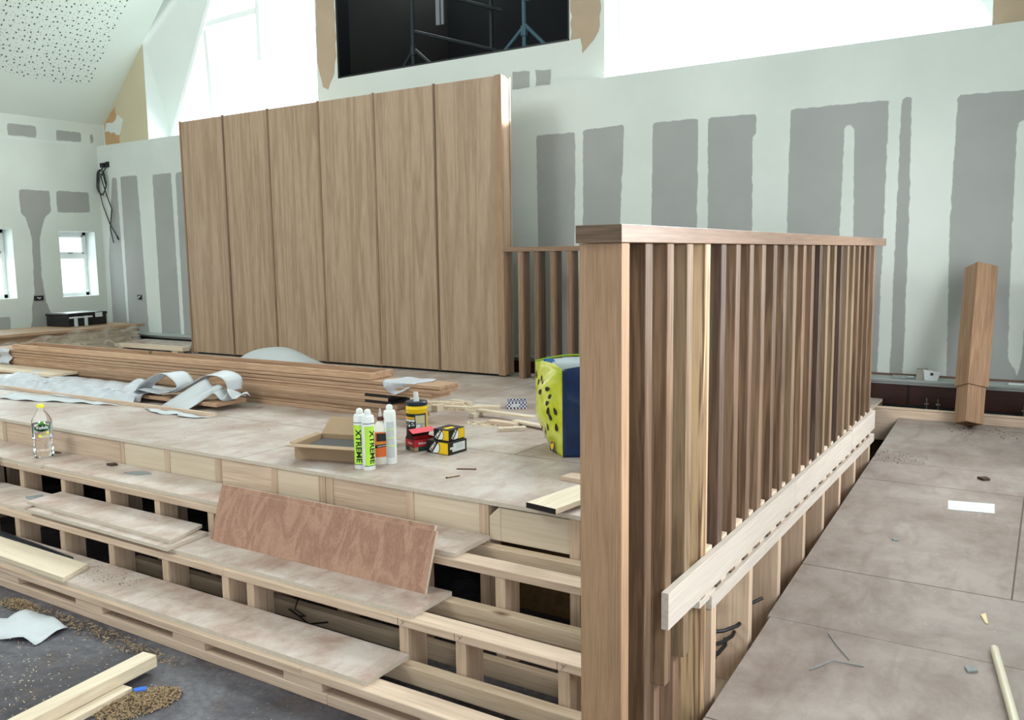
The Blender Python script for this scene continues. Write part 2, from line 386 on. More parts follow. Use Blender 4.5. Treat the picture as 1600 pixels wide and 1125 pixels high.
def pane_glass():
    m, N, L, P = newmat('window_glass')
    t = N.new('ShaderNodeBsdfTransparent'); t.inputs[0].default_value = (.96, .98, .97, 1); g = N.new('ShaderNodeBsdfGlossy'); g.inputs['Roughness'].default_value = .02
    mx = N.new('ShaderNodeMixShader'); mx.inputs[0].default_value = .05; L.new(t.outputs[0], mx.inputs[1]); L.new(g.outputs[0], mx.inputs[2]); L.new(mx.outputs[0], N['Material Output'].inputs['Surface'])
    return m
M['glass'] = pane_glass()
M['lead'] = plain('dark_sawn_metal', lin('#474d52'), .35, metal=.7)

# clear crinkled film, white translucent wrap
def film(name, alpha, col, rough=.12, bs=.9, sc=9):
    m, N, L, P = newmat(name)
    P.inputs['Base Color'].default_value = col; P.inputs['Roughness'].default_value = rough
    tc = N.new('ShaderNodeTexCoord'); n = N.new('ShaderNodeTexNoise'); n.inputs['Scale'].default_value = sc; n.inputs['Detail'].default_value = 6; n.inputs['Distortion'].default_value = 2
    L.new(tc.outputs['Object'], n.inputs['Vector'])
    b = N.new('ShaderNodeBump'); b.inputs['Strength'].default_value = bs; b.inputs['Distance'].default_value = .03; L.new(n.outputs['Fac'], b.inputs['Height']); L.new(b.outputs[0], P.inputs['Normal'])
    r = ramp(N, L, n.outputs['Fac'], [(.4, (alpha, alpha, alpha, 1)), (.65, (min(1, alpha*2.2),)*3+(1,))]); L.new(r.outputs['Color'], P.inputs['Alpha'])
    return m
M['film'] = film('clear_film', .13, lin('#d6d0c0'))
M['wrap'] = film('white_wrap', .86, lin('#c6cbd2'), .35, .3, 4)

def kiwi():
    m, N, L, P = newmat('kiwi_print')
    tc = N.new('ShaderNodeTexCoord'); n = N.new('ShaderNodeTexNoise'); n.inputs['Scale'].default_value = 7; n.inputs['Detail'].default_value = 4
    L.new(tc.outputs['Object'], n.inputs['Vector'])
    r = ramp(N, L, n.outputs['Fac'], [(.3, lin('#9db022')), (.5, lin('#c3c92f')), (.72, lin('#e4e283'))])
    L.new(r.outputs['Color'], P.inputs['Base Color']); P.inputs['Roughness'].default_value = .25
    return m
M['kiwi'] = kiwi()
def checks():
    m, N, L, P = newmat('blue_check_card')
    tc = N.new('ShaderNodeTexCoord'); c = N.new('ShaderNodeTexChecker'); c.inputs['Scale'].default_value = 85
    c.inputs['Color1'].default_value = lin('#dfe2ee'); c.inputs['Color2'].default_value = lin('#141b44')
    L.new(tc.outputs['Object'], c.inputs['Vector']); L.new(c.outputs['Color'], P.inputs['Base Color']); P.inputs['Roughness'].default_value = .6
    return m
M['check'] = checks()
def concrete():
    m, N, L, P = newmat('dark_screed')
    tc = N.new('ShaderNodeTexCoord')
    def nz(sc, d, dist=0):
        n = N.new('ShaderNodeTexNoise'); n.inputs['Scale'].default_value = sc; n.inputs['Detail'].default_value = d; n.inputs['Distortion'].default_value = dist; n.inputs['Roughness'].default_value = .65; L.new(tc.outputs['Object'], n.inputs['Vector']); return n
    r = ramp(N, L, nz(2.2, 8, 1).outputs['Fac'], [(.34, lin('#312e34')), (.48, lin('#47434a')), (.60, lin('#605e64')), (.74, lin('#67666c'))])
    r2 = ramp(N, L, nz(5, 5, 1).outputs['Fac'], [(.55, (0, 0, 0, 1)), (.75, (.6, .6, .6, 1))])
    mx = N.new('ShaderNodeMix'); mx.data_type = 'RGBA'; L.new(r2.outputs['Color'], mx.inputs['Factor']); L.new(r.outputs['Color'], mx.inputs['A']); mx.inputs['B'].default_value = lin('#58473b')
    fz = ramp(N, L, nz(38, 6).outputs['Fac'], [(.35, (.62, .62, .62, 1)), (.65, (1.15, 1.15, 1.15, 1))]); mf = N.new('ShaderNodeMix'); mf.data_type = 'RGBA'; mf.blend_type = 'MULTIPLY'; mf.inputs['Factor'].default_value = 1; L.new(mx.outputs['Result'], mf.inputs['A']); L.new(fz.outputs['Color'], mf.inputs['B']); mx = mf
    r3 = ramp(N, L, nz(75, 2).outputs['Fac'], [(.68, (0, 0, 0, 1)), (.73, (1, 1, 1, 1))])
    mx2 = N.new('ShaderNodeMix'); mx2.data_type = 'RGBA'; L.new(r3.outputs['Color'], mx2.inputs['Factor']); L.new(mx.outputs['Result'], mx2.inputs['A']); mx2.inputs['B'].default_value = lin('#a99a86')
    L.new(mx2.outputs['Result'], P.inputs['Base Color']); P.inputs['Roughness'].default_value = .6
    return m
M['screed'] = concrete()
def perforated():
    m, N, L, P = newmat('perforated_acoustic_board')
    tc = N.new('ShaderNodeTexCoord')
    def dots(scale, rad, off):
        mp = N.new('ShaderNodeMapping'); mp.inputs['Location'].default_value = off; L.new(tc.outputs['UV'], mp.inputs['Vector'])
        v = N.new('ShaderNodeTexVoronoi'); v.voronoi_dimensions = '2D'; v.inputs['Scale'].default_value = scale; v.inputs['Randomness'].default_value = .62; L.new(mp.outputs[0], v.inputs['Vector'])
        lt = N.new('ShaderNodeMath'); lt.operation = 'LESS_THAN'; lt.inputs[1].default_value = rad; L.new(v.outputs['Distance'], lt.inputs[0]); return lt
    a = dots(13, .125, (0, 0, 0)); b = dots(19, .085, (3.3, 1.7, 0))
    mxm = N.new('ShaderNodeMath'); mxm.operation = 'MAXIMUM'; L.new(a.outputs[0], mxm.inputs[0]); L.new(b.outputs[0], mxm.inputs[1])
    at = N.new('ShaderNodeAttribute'); at.attribute_name = 'perf'
    st = N.new('ShaderNodeMath'); st.operation = 'GREATER_THAN'; st.inputs[1].default_value = .5; L.new(at.outputs['Fac'], st.inputs[0])
    mu = N.new('ShaderNodeMath'); mu.operation = 'MULTIPLY'; L.new(mxm.outputs[0], mu.inputs[0]); L.new(st.outputs[0], mu.inputs[1])
    mx = N.new('ShaderNodeMix'); mx.data_type = 'RGBA'; L.new(mu.outputs[0], mx.inputs['Factor']); mx.inputs['A'].default_value = lin('#d9e2da'); mx.inputs['B'].default_value = lin('#3d453f')
    L.new(mx.outputs['Result'], P.inputs['Base Color']); P.inputs['Roughness'].default_value = .85
    return m
M['perf'] = perforated()

# ------------------------------------------------------------------ the room
XL, XR, YW, YU = -10.47, .45, 6.65, 6.77
FZ = -.575
mask_back = plaster_mask('taped_plasterboard_back', '#9fa19f', '#c6cdc8', '#d3d9d4')
mask_left = plaster_mask('taped_plasterboard_left', '#9c9d98', '#c3c9c1', '#ced4cc')

def sdf(poly, U, V):
    P = np.array(poly); n = len(P); d = np.full(U.shape, 1e9); ins = np.zeros(U.shape, bool)
    for i in range(n):
        a = P[i]; b = P[(i+1) % n]; e = b-a; wx = U-a[0]; wy = V-a[1]
        t = np.clip((wx*e[0]+wy*e[1])/(e@e), 0, 1); d = np.minimum(d, np.hypot(wx-e[0]*t, wy-e[1]*t))
        c = ((a[1] > V) != (b[1] > V)); xi = (b[0]-a[0])*(V-a[1])/((b[1]-a[1]) if b[1] != a[1] else 1e-9)+a[0]
        ins ^= c & (U < xi)
    return np.where(ins, -d, d)
def axisvals(a, b, step, extra=()):
    v = list(np.arange(a, b, step))+[b]+list(extra); v = sorted(set(round(float(x), 4) for x in v if a-1e-6 <= x <= b+1e-6))
    out = [v[0]]
    for x in v[1:]:
        if x-out[-1] > .004 or any(abs(x-e) < 1e-4 for e in extra): out.append(x)
    return out
def mask_wall(name, us, vs, holes, grey, white, place, mat, kind='structure'):
    U, V = np.meshgrid(us, vs, indexing='ij'); s = np.full(U.shape, 1e9)
    for p in grey: s = np.minimum(s, sdf(p, U, V))
    for p in white: s = np.maximum(s, -sdf(p, U, V))
    mask = np.clip(.5-s/.05, 0, 1).ravel()
    nu, nv = len(us), len(vs); faces = []
    for i in range(nu-1):
        for j in range(nv-1):
            cu, cv = (us[i]+us[i+1])/2, (vs[j]+vs[j+1])/2
            if any(h[0] < cu < h[1] and h[2] < cv < h[3] for h in holes): continue
            a = i*nv+j; faces.append((a, a+nv, a+nv+1, a+1))
    me = bpy.data.meshes.new(name); me.from_pydata([place(float(u), float(v)) for u, v in zip(U.ravel(), V.ravel())], [], faces)
    at = me.attributes.new('board', 'FLOAT', 'POINT'); at.data.foreach_set('value', mask.astype(np.float32))
    me.materials.append(mat); me.update()
    o = bpy.data.objects.new(name, me); COL.objects.link(o); o['kind'] = kind
    return o

GB = [[(-3.936,2.074),(-3.548,2.068),(-3.558,1.283),(-3.60,0.02),(-3.960,0.02),(-3.928,1.108)],
 [(-3.474,2.083),(-3.093,2.091),(-3.126,1.281),(-3.17,0.02),(-3.50,0.02),(-3.477,1.292)],
 [(-2.838,2.083),(-2.454,2.082),(-2.454,1.260),(-2.462,0.02),(-2.871,0.02),(-2.844,1.272)],
 [(-2.376,2.079),(-1.994,2.072),(-1.995,1.915),(-2.020,1.908),(-2.011,1.247),(-2.039,0.02),(-2.379,0.02),(-2.364,1.257)],
 [(-1.741,2.079),(-1.062,2.077),(-1.065,1.217),(-1.073,0.02),(-1.754,0.02),(-1.744,1.238)],
 [(-0.980,2.086),(-0.915,2.083),(-0.902,1.212),(-0.898,0.02),(-0.991,0.02),(-0.985,1.215)],
 [(-0.630,2.065),(0.25,2.040),(0.25,0.02),(-0.616,0.02),(-0.643,1.204)],
 [(-10.184,2.084),(-10.091,2.071),(-10.074,0.2),(-10.378,0.2),(-10.369,1.096)],
 [(-10.009,2.082),(-9.668,2.077),(-9.627,0.02),(-10.034,0.02)],
 [(-9.364,2.066),(-9.008,2.067),(-8.998,0.02),(-9.371,0.02)],
 [(-8.925,2.062),(-8.55,2.072),(-8.55,0.02),(-8.937,0.02)]]
WB = [[(-1.352,1.924),(-1.322,1.935),(-1.286,1.896),(-1.271,1.178),(-1.272,0.107),(-1.363,0.101),(-1.364,1.180)],
 [(-1.07,.9),(-.99,.9),(-.985,.33),(-1.0,.26),(-1.04,.24),(-1.07,.30)],
 [(-0.273,1.856),(-0.097,1.880),(-0.172,0.557),(-0.170,0.299),(-0.197,0.176),(-0.252,0.294),(-0.261,0.554),(-0.270,1.193)]]
us = axisvals(XL, XR, .028); vs = axisvals(-.2, 2.49, .028)
wb = mask_wall('wall_back', us, vs, [], GB, WB, lambda u, v: (u, YW, v), mask_back)

# ledge on top of the thick lower wall
mb = MB(); mb.box(XL, XR, YW+.001, YU+.02, 2.44, 2.49); build('trim_1', mb, M['plaster'], kind='structure')
# body behind the lower wall, down to the lower floor
mb = MB(); mb.box(XL-.3, XR+.3, YW+.002, YW+.3, FZ, 2.43); build('wall_back', mb, M['plaster'], kind='structure')

# gable wall above the ledge, with slanted windows and the dark opening
def jitter(poly, amp=.012, step=.06):
    out = []
    for i in range(len(poly)):
        a = Vector(poly[i]); b = Vector(poly[(i+1) % len(poly)]); n = max(1, int((b-a).length/step))
        for k in range(n):
            p = a.lerp(b, k/n); out.append((p.x+random.uniform(-amp, amp), p.y+random.uniform(-amp, amp)))
    return out
WL_in = [(-9.56, 2.49), (-6.665, 2.49), (-6.665, 6.1), (-7.25, 6.1), (-9.56, 3.77)]
WR_in = [(-10.04-x if False else -(10.04+x), z) for x, z in WL_in]      # mirrored about the ridge
WR_in = [(-0.46, 2.49), (-3.33, 2.49), (-3.33, 6.1), (-2.80, 6.1), (-0.46, 3.77)]
OC = [(-6.375, 2.865), (-3.665, 2.865), (-3.665, 5.2), (-6.375, 5.2)]
RIDGE = (-5.01, 8.05)
def gable(y, mb, mi=0):
    outer = [(XL-.04, 2.40), (XR+.04, 2.40), (XR+.04, 2.80), (RIDGE[0], 8.09), (XL-.04, 2.80)]
    loops = [[Vector((x, z, 0)) for x, z in lp] for lp in (outer, WL_in, WR_in, OC)]
    edges = []
    for lp in loops:
        for i in range(len(lp)):
            p, q = lp[i], lp[(i+1) % len(lp)]
            if abs(p.x-q.x) > 1e-6: edges.append((p, q) if p.x < q.x else (q, p))
    xs = sorted({round(p.x, 5) for lp in loops for p in lp})
    for xa, xb in zip(xs[:-1], xs[1:]):
        if xb-xa < 1e-4: continue
        xm = (xa+xb)/2; hit = []
        for p, q in edges:
            if p.x < xm < q.x:
                zf = lambda x, p=p, q=q: p.y+(q.y-p.y)*(x-p.x)/(q.x-p.x)
                hit.append((zf(xm), zf(xa), zf(xb)))
        hit.sort()
        for lo, hi in zip(hit[0::2], hit[1::2]): mb.face([(xa, y, lo[1]), (xb, y, lo[2]), (xb, y, hi[2]), (xa, y, hi[1])], mi)
mb = MB(); gable(YU, mb)
def patch(poly, mi, dy=.0015, amp=.012):
    p = jitter(poly, amp); v3 = [Vector((x, z, 0)) for x, z in p]
    for t in tessellate_polygon([v3]): mb.face([(p[i][0], YU-dy, p[i][1]) for i in t], mi)
patch([(-6.655, 6.0), (-6.385, 6.0), (-6.385, 3.10), (-6.42, 2.93), (-6.52, 2.78), (-6.60, 2.80), (-6.650, 3.08)], 1, amp=.010)
patch([(-3.655, 5.3), (-3.345, 5.3), (-3.37, 2.95), (-3.42, 2.84), (-3.50, 2.78), (-3.535, 2.745), (-3.56, 2.87), (-3.645, 2.87)], 1)
patch([(-.455, 2.5), (-.40, 2.495), (.44, 2.495), (.44, 2.76), (-.46, 3.6)], 1, amp=.004)
patch([(-4.255, 2.671), (-4.066, 2.660), (-4.068, 2.52), (-4.257, 2.52)], 2, amp=.006)
patch([(-4.007, 2.658), (-3.844, 2.649), (-3.858, 2.52), (-4.002, 2.52)], 2, amp=.006)
patch([(-10.46, 2.495), (-9.565, 2.495), (-9.565, 3.765), (-10.46, 2.80)], 3, amp=.002)
patch([(-10.45, 2.50), (-10.14, 2.50), (-10.20, 2.98), (-10.45, 2.80)], 4, dy=.003, amp=.015)
patch([(-10.44, 2.68), (-10.12, 2.62), (-10.05, 2.80), (-10.15, 2.86), (-10.28, 2.78), (-10.40, 2.80)], 0, dy=.0045, amp=.015)
build('wall_back', mb, [M['plaster'], M['skim'], M['greyboard'], M['yellow_board'], M['orange_board']], kind='structure')

# window reveals and frames in the gable
YG = 7.10
WL_out = [(-9.56, 2.49), (-6.80, 2.49), (-6.80, 6.3), (-7.45, 6.3), (-9.56, 2.55)]
WR_out = [(-0.46, 2.49), (-3.35, 2.49), (-3.35, 6.3), (-2.60, 6.3), (-0.46, 2.55)]
def reveal(inn, out, name):
    mb = MB()
    for i in range(5):
        j = (i+1) % 5
        mb.face([(inn[i][0], YU, inn[i][1]), (inn[j][0], YU, inn[j][1]), (out[j][0], YG, out[j][1]), (out[i][0], YG, out[i][1])])
    build(name, mb, M['plaster_w'], kind='structure')
reveal(WL_in, WL_out, 'trim_2'); reveal(WR_in, WR_out, 'trim_3')
def gable_window(name, out, bars):
    e = thing(name, (out[1][0], YG, 2.49), kind='structure')
    mb = MB(); n = 5
    for i in range(n):
        a = out[i]; b = out[(i+1) % n]
        if i == 4: continue
        mb.beam((a[0], YG+.03, a[1]+(.03 if i == 0 else 0)), (b[0], YG+.03, b[1]+(.03 if i == 0 else 0)), .06, .09, up=(0, 1, 0))
    build('window_frame', mb, M['upvc'], e)
    for a, b in bars:
        mb = MB(); mb.beam((a[0], YG+.03, a[1]), (b[0], YG+.03, b[1]), .06, .05, up=(0, 1, 0)); build('mullion', mb, M['upvc'], e)
    mb = MB(); vs3 = [Vector((x, z, 0)) for x, z in out]
    for t in tessellate_polygon([vs3]): mb.face([(out[i][0], YG+.045, out[i][1]) for i in t])
    build('pane', mb, M['glass'], e)
gable_window('window_3', WL_out, [((-8.83, 3.78), (-8.75, 2.5)), ((-8.83, 3.84), (-7.925, 3.86)), ((-7.90, 3.3), (-7.90, 6.2))])
gable_window('window_4', WR_out, [((-2.41, 2.5), (-2.41, 6.3)), ((-1.45, 2.5), (-1.45, 4.2))])

# loft behind the centre opening, its darkness painted into near-black walls
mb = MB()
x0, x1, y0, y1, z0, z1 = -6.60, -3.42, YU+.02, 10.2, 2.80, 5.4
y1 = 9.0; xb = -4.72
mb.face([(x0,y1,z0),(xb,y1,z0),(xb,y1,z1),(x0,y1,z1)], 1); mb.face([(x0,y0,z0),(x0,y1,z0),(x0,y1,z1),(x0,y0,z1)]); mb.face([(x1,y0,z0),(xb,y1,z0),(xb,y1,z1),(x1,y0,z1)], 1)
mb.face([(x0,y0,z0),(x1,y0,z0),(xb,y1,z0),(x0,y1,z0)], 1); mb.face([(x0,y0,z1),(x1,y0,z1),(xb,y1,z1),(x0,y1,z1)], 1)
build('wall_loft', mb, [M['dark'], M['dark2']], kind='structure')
mb = MB()
for a, b in (((-6.375, 2.865), (-6.375, 5.2)), ((-3.665, 2.865), (-3.665, 5.2)), ((-6.375, 2.865), (-3.665, 2.865)), ((-6.375, 5.2), (-3.665, 5.2))):
    mb.beam((a[0], YU+.09, a[1]), (b[0], YU+.09, b[1]), .17, .035, up=((1, 0, 0) if a[0] == b[0] else (0, 0, 1)))
build('trim_4', mb, M['heater_black'], kind='structure')
def scaffold(name, x, y, mat, label, brace):
    e = thing(name, (x, y, 2.80), label, 'scaffolding', group='scaffold standards in the loft')
    m = MB(); m.tube([(x, y, 2.80), (x, y, 5.2)], .026, 10); build('standard', m, mat, e, smooth=True)
    for a, b in brace:
        m = MB(); m.tube([a, b], .02, 8); build('brace', m, mat, e, smooth=True)
    m = MB(); m.tube([(x, y, 3.26), (x, y, 3.36)], .04, 8); build('coupler', m, mat, e, smooth=True)
scaffold('scaffolding', -6.2, 7.8, M['scaf'], 'dark scaffold standard with splayed braces in the left half of the black opening',
         [((-6.2, 7.8, 3.32), (-6.48, 7.75, 2.95)), ((-6.2, 7.8, 3.34), (-5.75, 7.85, 2.95)), ((-6.2, 7.8, 3.52), (-5.4, 8.4, 3.30)), ((-6.2, 7.8, 3.98), (-5.4, 8.4, 3.75))])
scaffold('scaffolding', -4.745, 7.8, M['scaf_b'], 'blue-green scaffold standard with splayed braces in the right half of the black opening',
         [((-4.745, 7.8, 3.36), (-5.05, 7.75, 3.05)), ((-4.745, 7.8, 3.38), (-4.42, 7.75, 3.08)), ((-4.745, 7.8, 3.62), (-4.25, 7.5, 3.50))])
mb = MB(); mb.tube([(-5.55, 8.4, 2.80), (-5.55, 8.4, 4.6)], .024, 8)
tag(build('steel_pole', mb, M['scaf'], smooth=True), 'slim dark scaffold pole rising in the middle of the black opening', 'scaffolding')
mb = MB(); mb.box(-6.59, -6.56, 7.0, 7.10, 2.81, 3.45); tag(build('loft_board', mb, plain('slate_blue_board', lin('#46565e'), .7)), 'slate blue upright board just inside the left edge of the black opening', 'board')
mb = MB(); mb.box(-5.86, -5.81, 7.78, 7.81, 3.53, 4.4); mb.box(-5.795, -5.765, 7.79, 7.81, 3.53, 4.4)
tag(build('pale_batten', mb, plain('grey_batten', lin('#8f959c'), .7)), 'pale grey upright slat hanging in the dark of the opening', 'batten')

# left wall with two small windows
HL = [(6.067, 6.54, .595, 1.405), (5.03, 5.505, .605, 1.425)]
GL = [[(5.622,1.890),(5.992,1.895),(5.996,1.648),(5.910,1.568),(5.827,1.320),(5.815,0.872),(5.845,0.558),(5.922,0.317),(5.957,0.1),(5.566,0.1),(5.662,0.335),(5.667,0.490),(5.710,0.643),(5.720,0.951),(5.734,1.319),(5.678,1.561),(5.622,1.620)],
 [(6.072,1.900),(6.495,1.899),(6.502,1.650),(6.075,1.635)], [(5.141,0.394),(5.402,0.391),(5.394,0.201),(5.127,0.224)]]
us = axisvals(4.4, YW, .025, [6.067, 6.54, 5.03, 5.505]); vs = axisvals(0, 2.49, .025, [.595, 1.405, .605, 1.425])
mask_wall('wall_left', us, vs, HL, GL, [], lambda u, v: (XL, u, v), mask_left)
GL2 = [[(5.559,2.652),(5.896,2.655),(5.893,2.519),(5.555,2.513)], [(6.139,2.637),(6.459,2.642),(6.459,2.524),(6.137,2.514)], [(6.578,2.639),(6.621,2.636),(6.621,2.524),(6.578,2.520)], [(5.2,2.66),(5.47,2.66),(5.47,2.515),(5.2,2.515)]]
mask_wall('wall_left', axisvals(4.4, YU, .025), axisvals(2.47, 2.80, .025), [], GL2, [], lambda u, v: (XL-.012, u, v), mask_left)
mb = MB(); mb.box(XL-.1, XL+.001, 4.4, YW, 2.478, 2.49)
mb.face([(XL, -8, FZ), (XL, 4.4, FZ), (XL, 4.4, 2.8), (XL, -8, 2.8)]); mb.face([(XL, 4.4, FZ), (XL, YW, FZ), (XL, YW, 0), (XL, 4.4, 0)])
build('wall_left', mb, M['plaster'], kind='structure')
for n, (a, b, c, d) in enumerate(HL):
    e = thing('window_%d' % (n+1), (XL-.2, (a+b)/2, c), kind='structure'); X = XL-.24
    m = MB()
    m.face([(XL,a,c),(XL,b,c),(X,b,c),(X,a,c)]); m.face([(XL,a,d),(XL,b,d),(X,b,d),(X,a,d)]); m.face([(XL,a,c),(XL,a,d),(X,a,d),(X,a,c)]); m.face([(XL,b,c),(XL,b,d),(X,b,d),(X,b,c)])
    build('window_reveal', m, M['plaster_w'], e)
    m = MB(); t = .045
    for q in ((a,b,c,c+t),(a,b,d-t,d),(a,a+t,c,d),(b-t,b,c,d)): m.box(X-.03, X+.03, *q)
    zm = c+(d-c)*.62; m.box(X-.03, X+.035, a, b, zm-.03, zm+.03)
    for q in ((a+t,b-t,zm+.03,zm+.055),(a+t,b-t,d-t-.025,d-t),(a+t,a+t+.025,zm+.03,d-t),(b-t-.025,b-t,zm+.03,d-t)): m.box(X-.02, X+.045, *q)
    f = build('window_frame', m, M['upvc'], e, bevel=.003)
    m = MB(); m.box(X+.045, X+.06, (a+b)/2-.02, (a+b)/2+.035, zm+.034, zm+.048); build('window_handle', m, M['steel'], f)
    m = MB(); m.box(X-.004, X, a+t, b-t, c+t, d-t); build('pane', m, M['glass'], e)

# sloping ceilings, ridge above the opening
def slope(name, xa, za, xb, zb, mat, perf_b=None):
    us = axisvals(0, 1, .05); ys = [-8, 2, 4, 5, 6, 6.2, 6.4, 6.5, 6.6, YU]
    L = math.hypot(xb-xa, zb-za); mb = MB(); vals = []; uv = []
    nu = 60; V = []; F = []
    ys = list(np.linspace(-8, 3, 12))+list(np.linspace(3.1, YU, 60))
    for i in range(nu+1):
        t = i/nu
        for y in ys:
            V.append((xa+(xb-xa)*t, y, za+(zb-za)*t)); d = t*L
            vals.append(1.0 if (d > .52 and y < YU-.42) else 0.0); uv.append((d, y))
    n = len(ys)
    for i in range(nu):
        for j in range(n-1):
            a = i*n+j; F.append((a, a+n, a+n+1, a+1))
    me = bpy.data.meshes.new(name); me.from_pydata(V, [], F); at = me.attributes.new('perf', 'FLOAT', 'POINT'); at.data.foreach_set('value', vals)
    ul = me.uv_layers.new(name='UVMap')
    for lp in me.loops: ul.data[lp.index].uv = uv[lp.vertex_index]
    me.materials.append(mat); o = bpy.data.objects.new(name, me); COL.objects.link(o); o['kind'] = 'structure'
slope('ceiling', XL-.04, 2.736, RIDGE[0], RIDGE[1], M['perf'])
slope('ceiling', XR+.04, 2.736, RIDGE[0], RIDGE[1], M['perf'])

# right wall beside the ramp, out of view, windows widened for the side lamps
holes = [(yy-.8, yy+.8, .5, 1.8) for yy in (-3.4, -.6, 2.0, 4.6)]
mask_wall('wall_right', axisvals(-8, YW, .35, [h[0] for h in holes]+[h[1] for h in holes]), axisvals(FZ, 2.8, .3, [.5, 1.8]), holes, [], [], lambda u, v: (XR, u, v), M['plaster'])
for n, (a, b, c, d) in enumerate(holes):
    e = thing('window_%d' % (n+5), (XR+.1, (a+b)/2, c), kind='structure'); m = MB()
    for q in ((a,b,c,c+.05),(a,b,d-.05,d),(a,a+.05,c,d),(b-.05,b,c,d),((a+b)/2-.03,(a+b)/2+.03,c,d)): m.box(XR+.02, XR+.1, *q)
    build('window_frame', m, M['upvc'], e)
# unseen rear wall of the hall, opening added to let in fill light
mb = MB()
for q in ([(XL,FZ),(-7.0,FZ),(-7.0,6.12),(XL,2.775)], [(XR,FZ),(-3.0,FZ),(-3.0,6.12),(XR,2.775)], [(-7.0,3.6),(-3.0,3.6),(-3.0,6.12),(-5.01,8.05),(-7.0,6.12)], [(-7.0,FZ),(-3.0,FZ),(-3.0,1.2),(-7.0,1.2)]): mb.face([(x, -8, z) for x, z in q])
build('wall_rear', mb, M['plaster'], kind='structure')
# lower floor
mb = MB(); mb.face([(XL-.3, -8, FZ), (XR, -8, FZ), (XR, YW+.3, FZ), (XL-.3, YW+.3, FZ)]); build('floor', mb, M['screed'], kind='structure')

# ------------------------------------------------------------------ stage platform with its steps
SX0, SX1 = XL+.01, -.865
st = thing('stage_platform', (-5.6, 4.6, FZ), 'raised timber-framed stage with three open plywood steps along its front', 'stage')
mb = MB(); mb.sheetbox(SX0, -.99, 2.93, 6.40, -.018, 0); build('deck', mb, [M['deck'], M['ply_edge']], st)
mb = MB(); mb.box(SX0, -.99, 2.932, 2.95, -.020, -.0185); build('deck_edge', mb, M['ply_edge'], st)
# riser: studs and infill boards, the edge is exact plywood line
studs = [(-5.90,-5.86),(-4.60,-4.56),(-4.185,-4.14),(-3.755,-3.705),(-3.325,-3.28),(-2.99,-2.945),(-2.94,-2.895),(-2.445,-2.40),(-2.04,-1.993),(-1.60,-1.555),(-1.17,-1.12)]
for k in range(10): studs.append((-6.40-.43*k, -6.355-.43*k))
studs = sorted(studs)
for a, b in studs:
    mb = MB(); mb.box(a, b, 2.934, 3.03, FZ, -.019); build('riser_stud', mb, M['pine_z'], st)
for i in range(len(studs)-1):
    a, b = studs[i][1], studs[i+1][0]
    if b-a < .03: continue
    if abs(a+1.993) < .01:      # the infill beside the notched stud has a cut-off corner
        mb = MB(); Mx = Matrix.Translation((0, 2.96, 0)) @ Matrix.Rotation(PI/2, 4, 'X')
        mb.prism([(a+.003, -.17), (a+.06, -.17), (a+.06, -.026), (a+.05, -.026), (a+.003, -.07)], 0, .022, M=Mx)
        build('infill_board', mb, M['ply_pale'], st)
        mb = MB(); mb.box(a+.062, b-.001, 2.938, 2.96, -.17, -.026)
    else:
        mb = MB(); mb.box(a+.001, b-.001, 2.938, 2.96, -.17, -.020)
    build('infill_board', mb, M['ply_pale'] if i % 3 != 1 else M['pine_x'], st)
# three steps: treads, front and rear beams, short posts
LV = [(-.15, 2.65, 2.93), (-.30, 2.375, 2.65), (-.45, 2.105, 2.375)]
XE = -.99
for k, (z, yf, yb) in enumerate(LV):
    for a, b in ((SX0, -7.4), (-7.397, -4.96), (-4.957, -1.98)):
        mb = MB(); mb.sheetbox(a, b, yf+(.022 if b > -4 else .008), yb-.004, z-.018, z); build('tread_board', mb, [M['tread'], M['ply_edge']], st)
    for a, b in ((SX0, -5.2), (-5.198, -2.28 if k == 2 else -3.03), (-2.278 if k == 2 else -3.028, XE)):
        mb = MB(); mb.box(a, b, yf, yf+.095, z-.051, z-.0185); build('front_beam', mb, M['pine_x'], st, bevel=.003)
    mb = MB(); mb.box(SX0, XE, yb-.055, yb-.004, z-.085, z-.0185-(.012 if k == 0 else 0)); build('rear_beam', mb, M['pine_dusty'], st, bevel=.003)
p2 = [-5.19-.43*k for k in range(12)]+[-4.752, -4.323, -3.893, -3.473, -3.04, -2.62, -2.20, -1.776, -1.35]
for x in p2:
    mb = MB(); mb.box(x, x+.045, 2.654, 2.76, FZ, -.2015); build('step_post', mb, M['pine_z'], st, bevel=.002)
p3 = [-5.17-.43*k for k in range(12)]+[-4.741, -4.307, -3.882, -3.461, -3.042, -2.882, -2.033, -1.769, -1.345]
for x in p3:
    mb = MB(); mb.box(x, x+.045, 2.379, 2.49, FZ, -.3515); build('step_post', mb, M['pine_z'], st, bevel=.002)
for a, b in [(-4.45, -4.213), (-3.727, -3.522), (-3.026, -2.822), (-2.371, -2.173), (-1.72, -1.5), (-5.15, -4.95)]+[(-5.85-.7*k, -5.65-.7*k) for k in range(6)]:
    mb = MB(); mb.box(a, b, 2.107, 2.195, -.5345, -.5015); build('packing_block', mb, M['pine_x'], st)
for a, b in ((SX0, -5.3), (-5.298, -2.15), (-2.148, XE)):
    mb = MB(); mb.box(a, b, 2.105, 2.20, FZ, -.535); build('sole_plate', mb, M['pine_x'], st, bevel=.003)
for x in p3[-4:]+p2[-4:]:
    pass
mb = MB(); mb.box(-2.1, -1.05, 3.20, 3.215, FZ, -.03); build('osb_panel', mb, M['osb'], st)
mb = MB(); mb.box(SX0, -.99, 6.36, 6.40, FZ, -.02); build('back_board', mb, M['osb'], st)
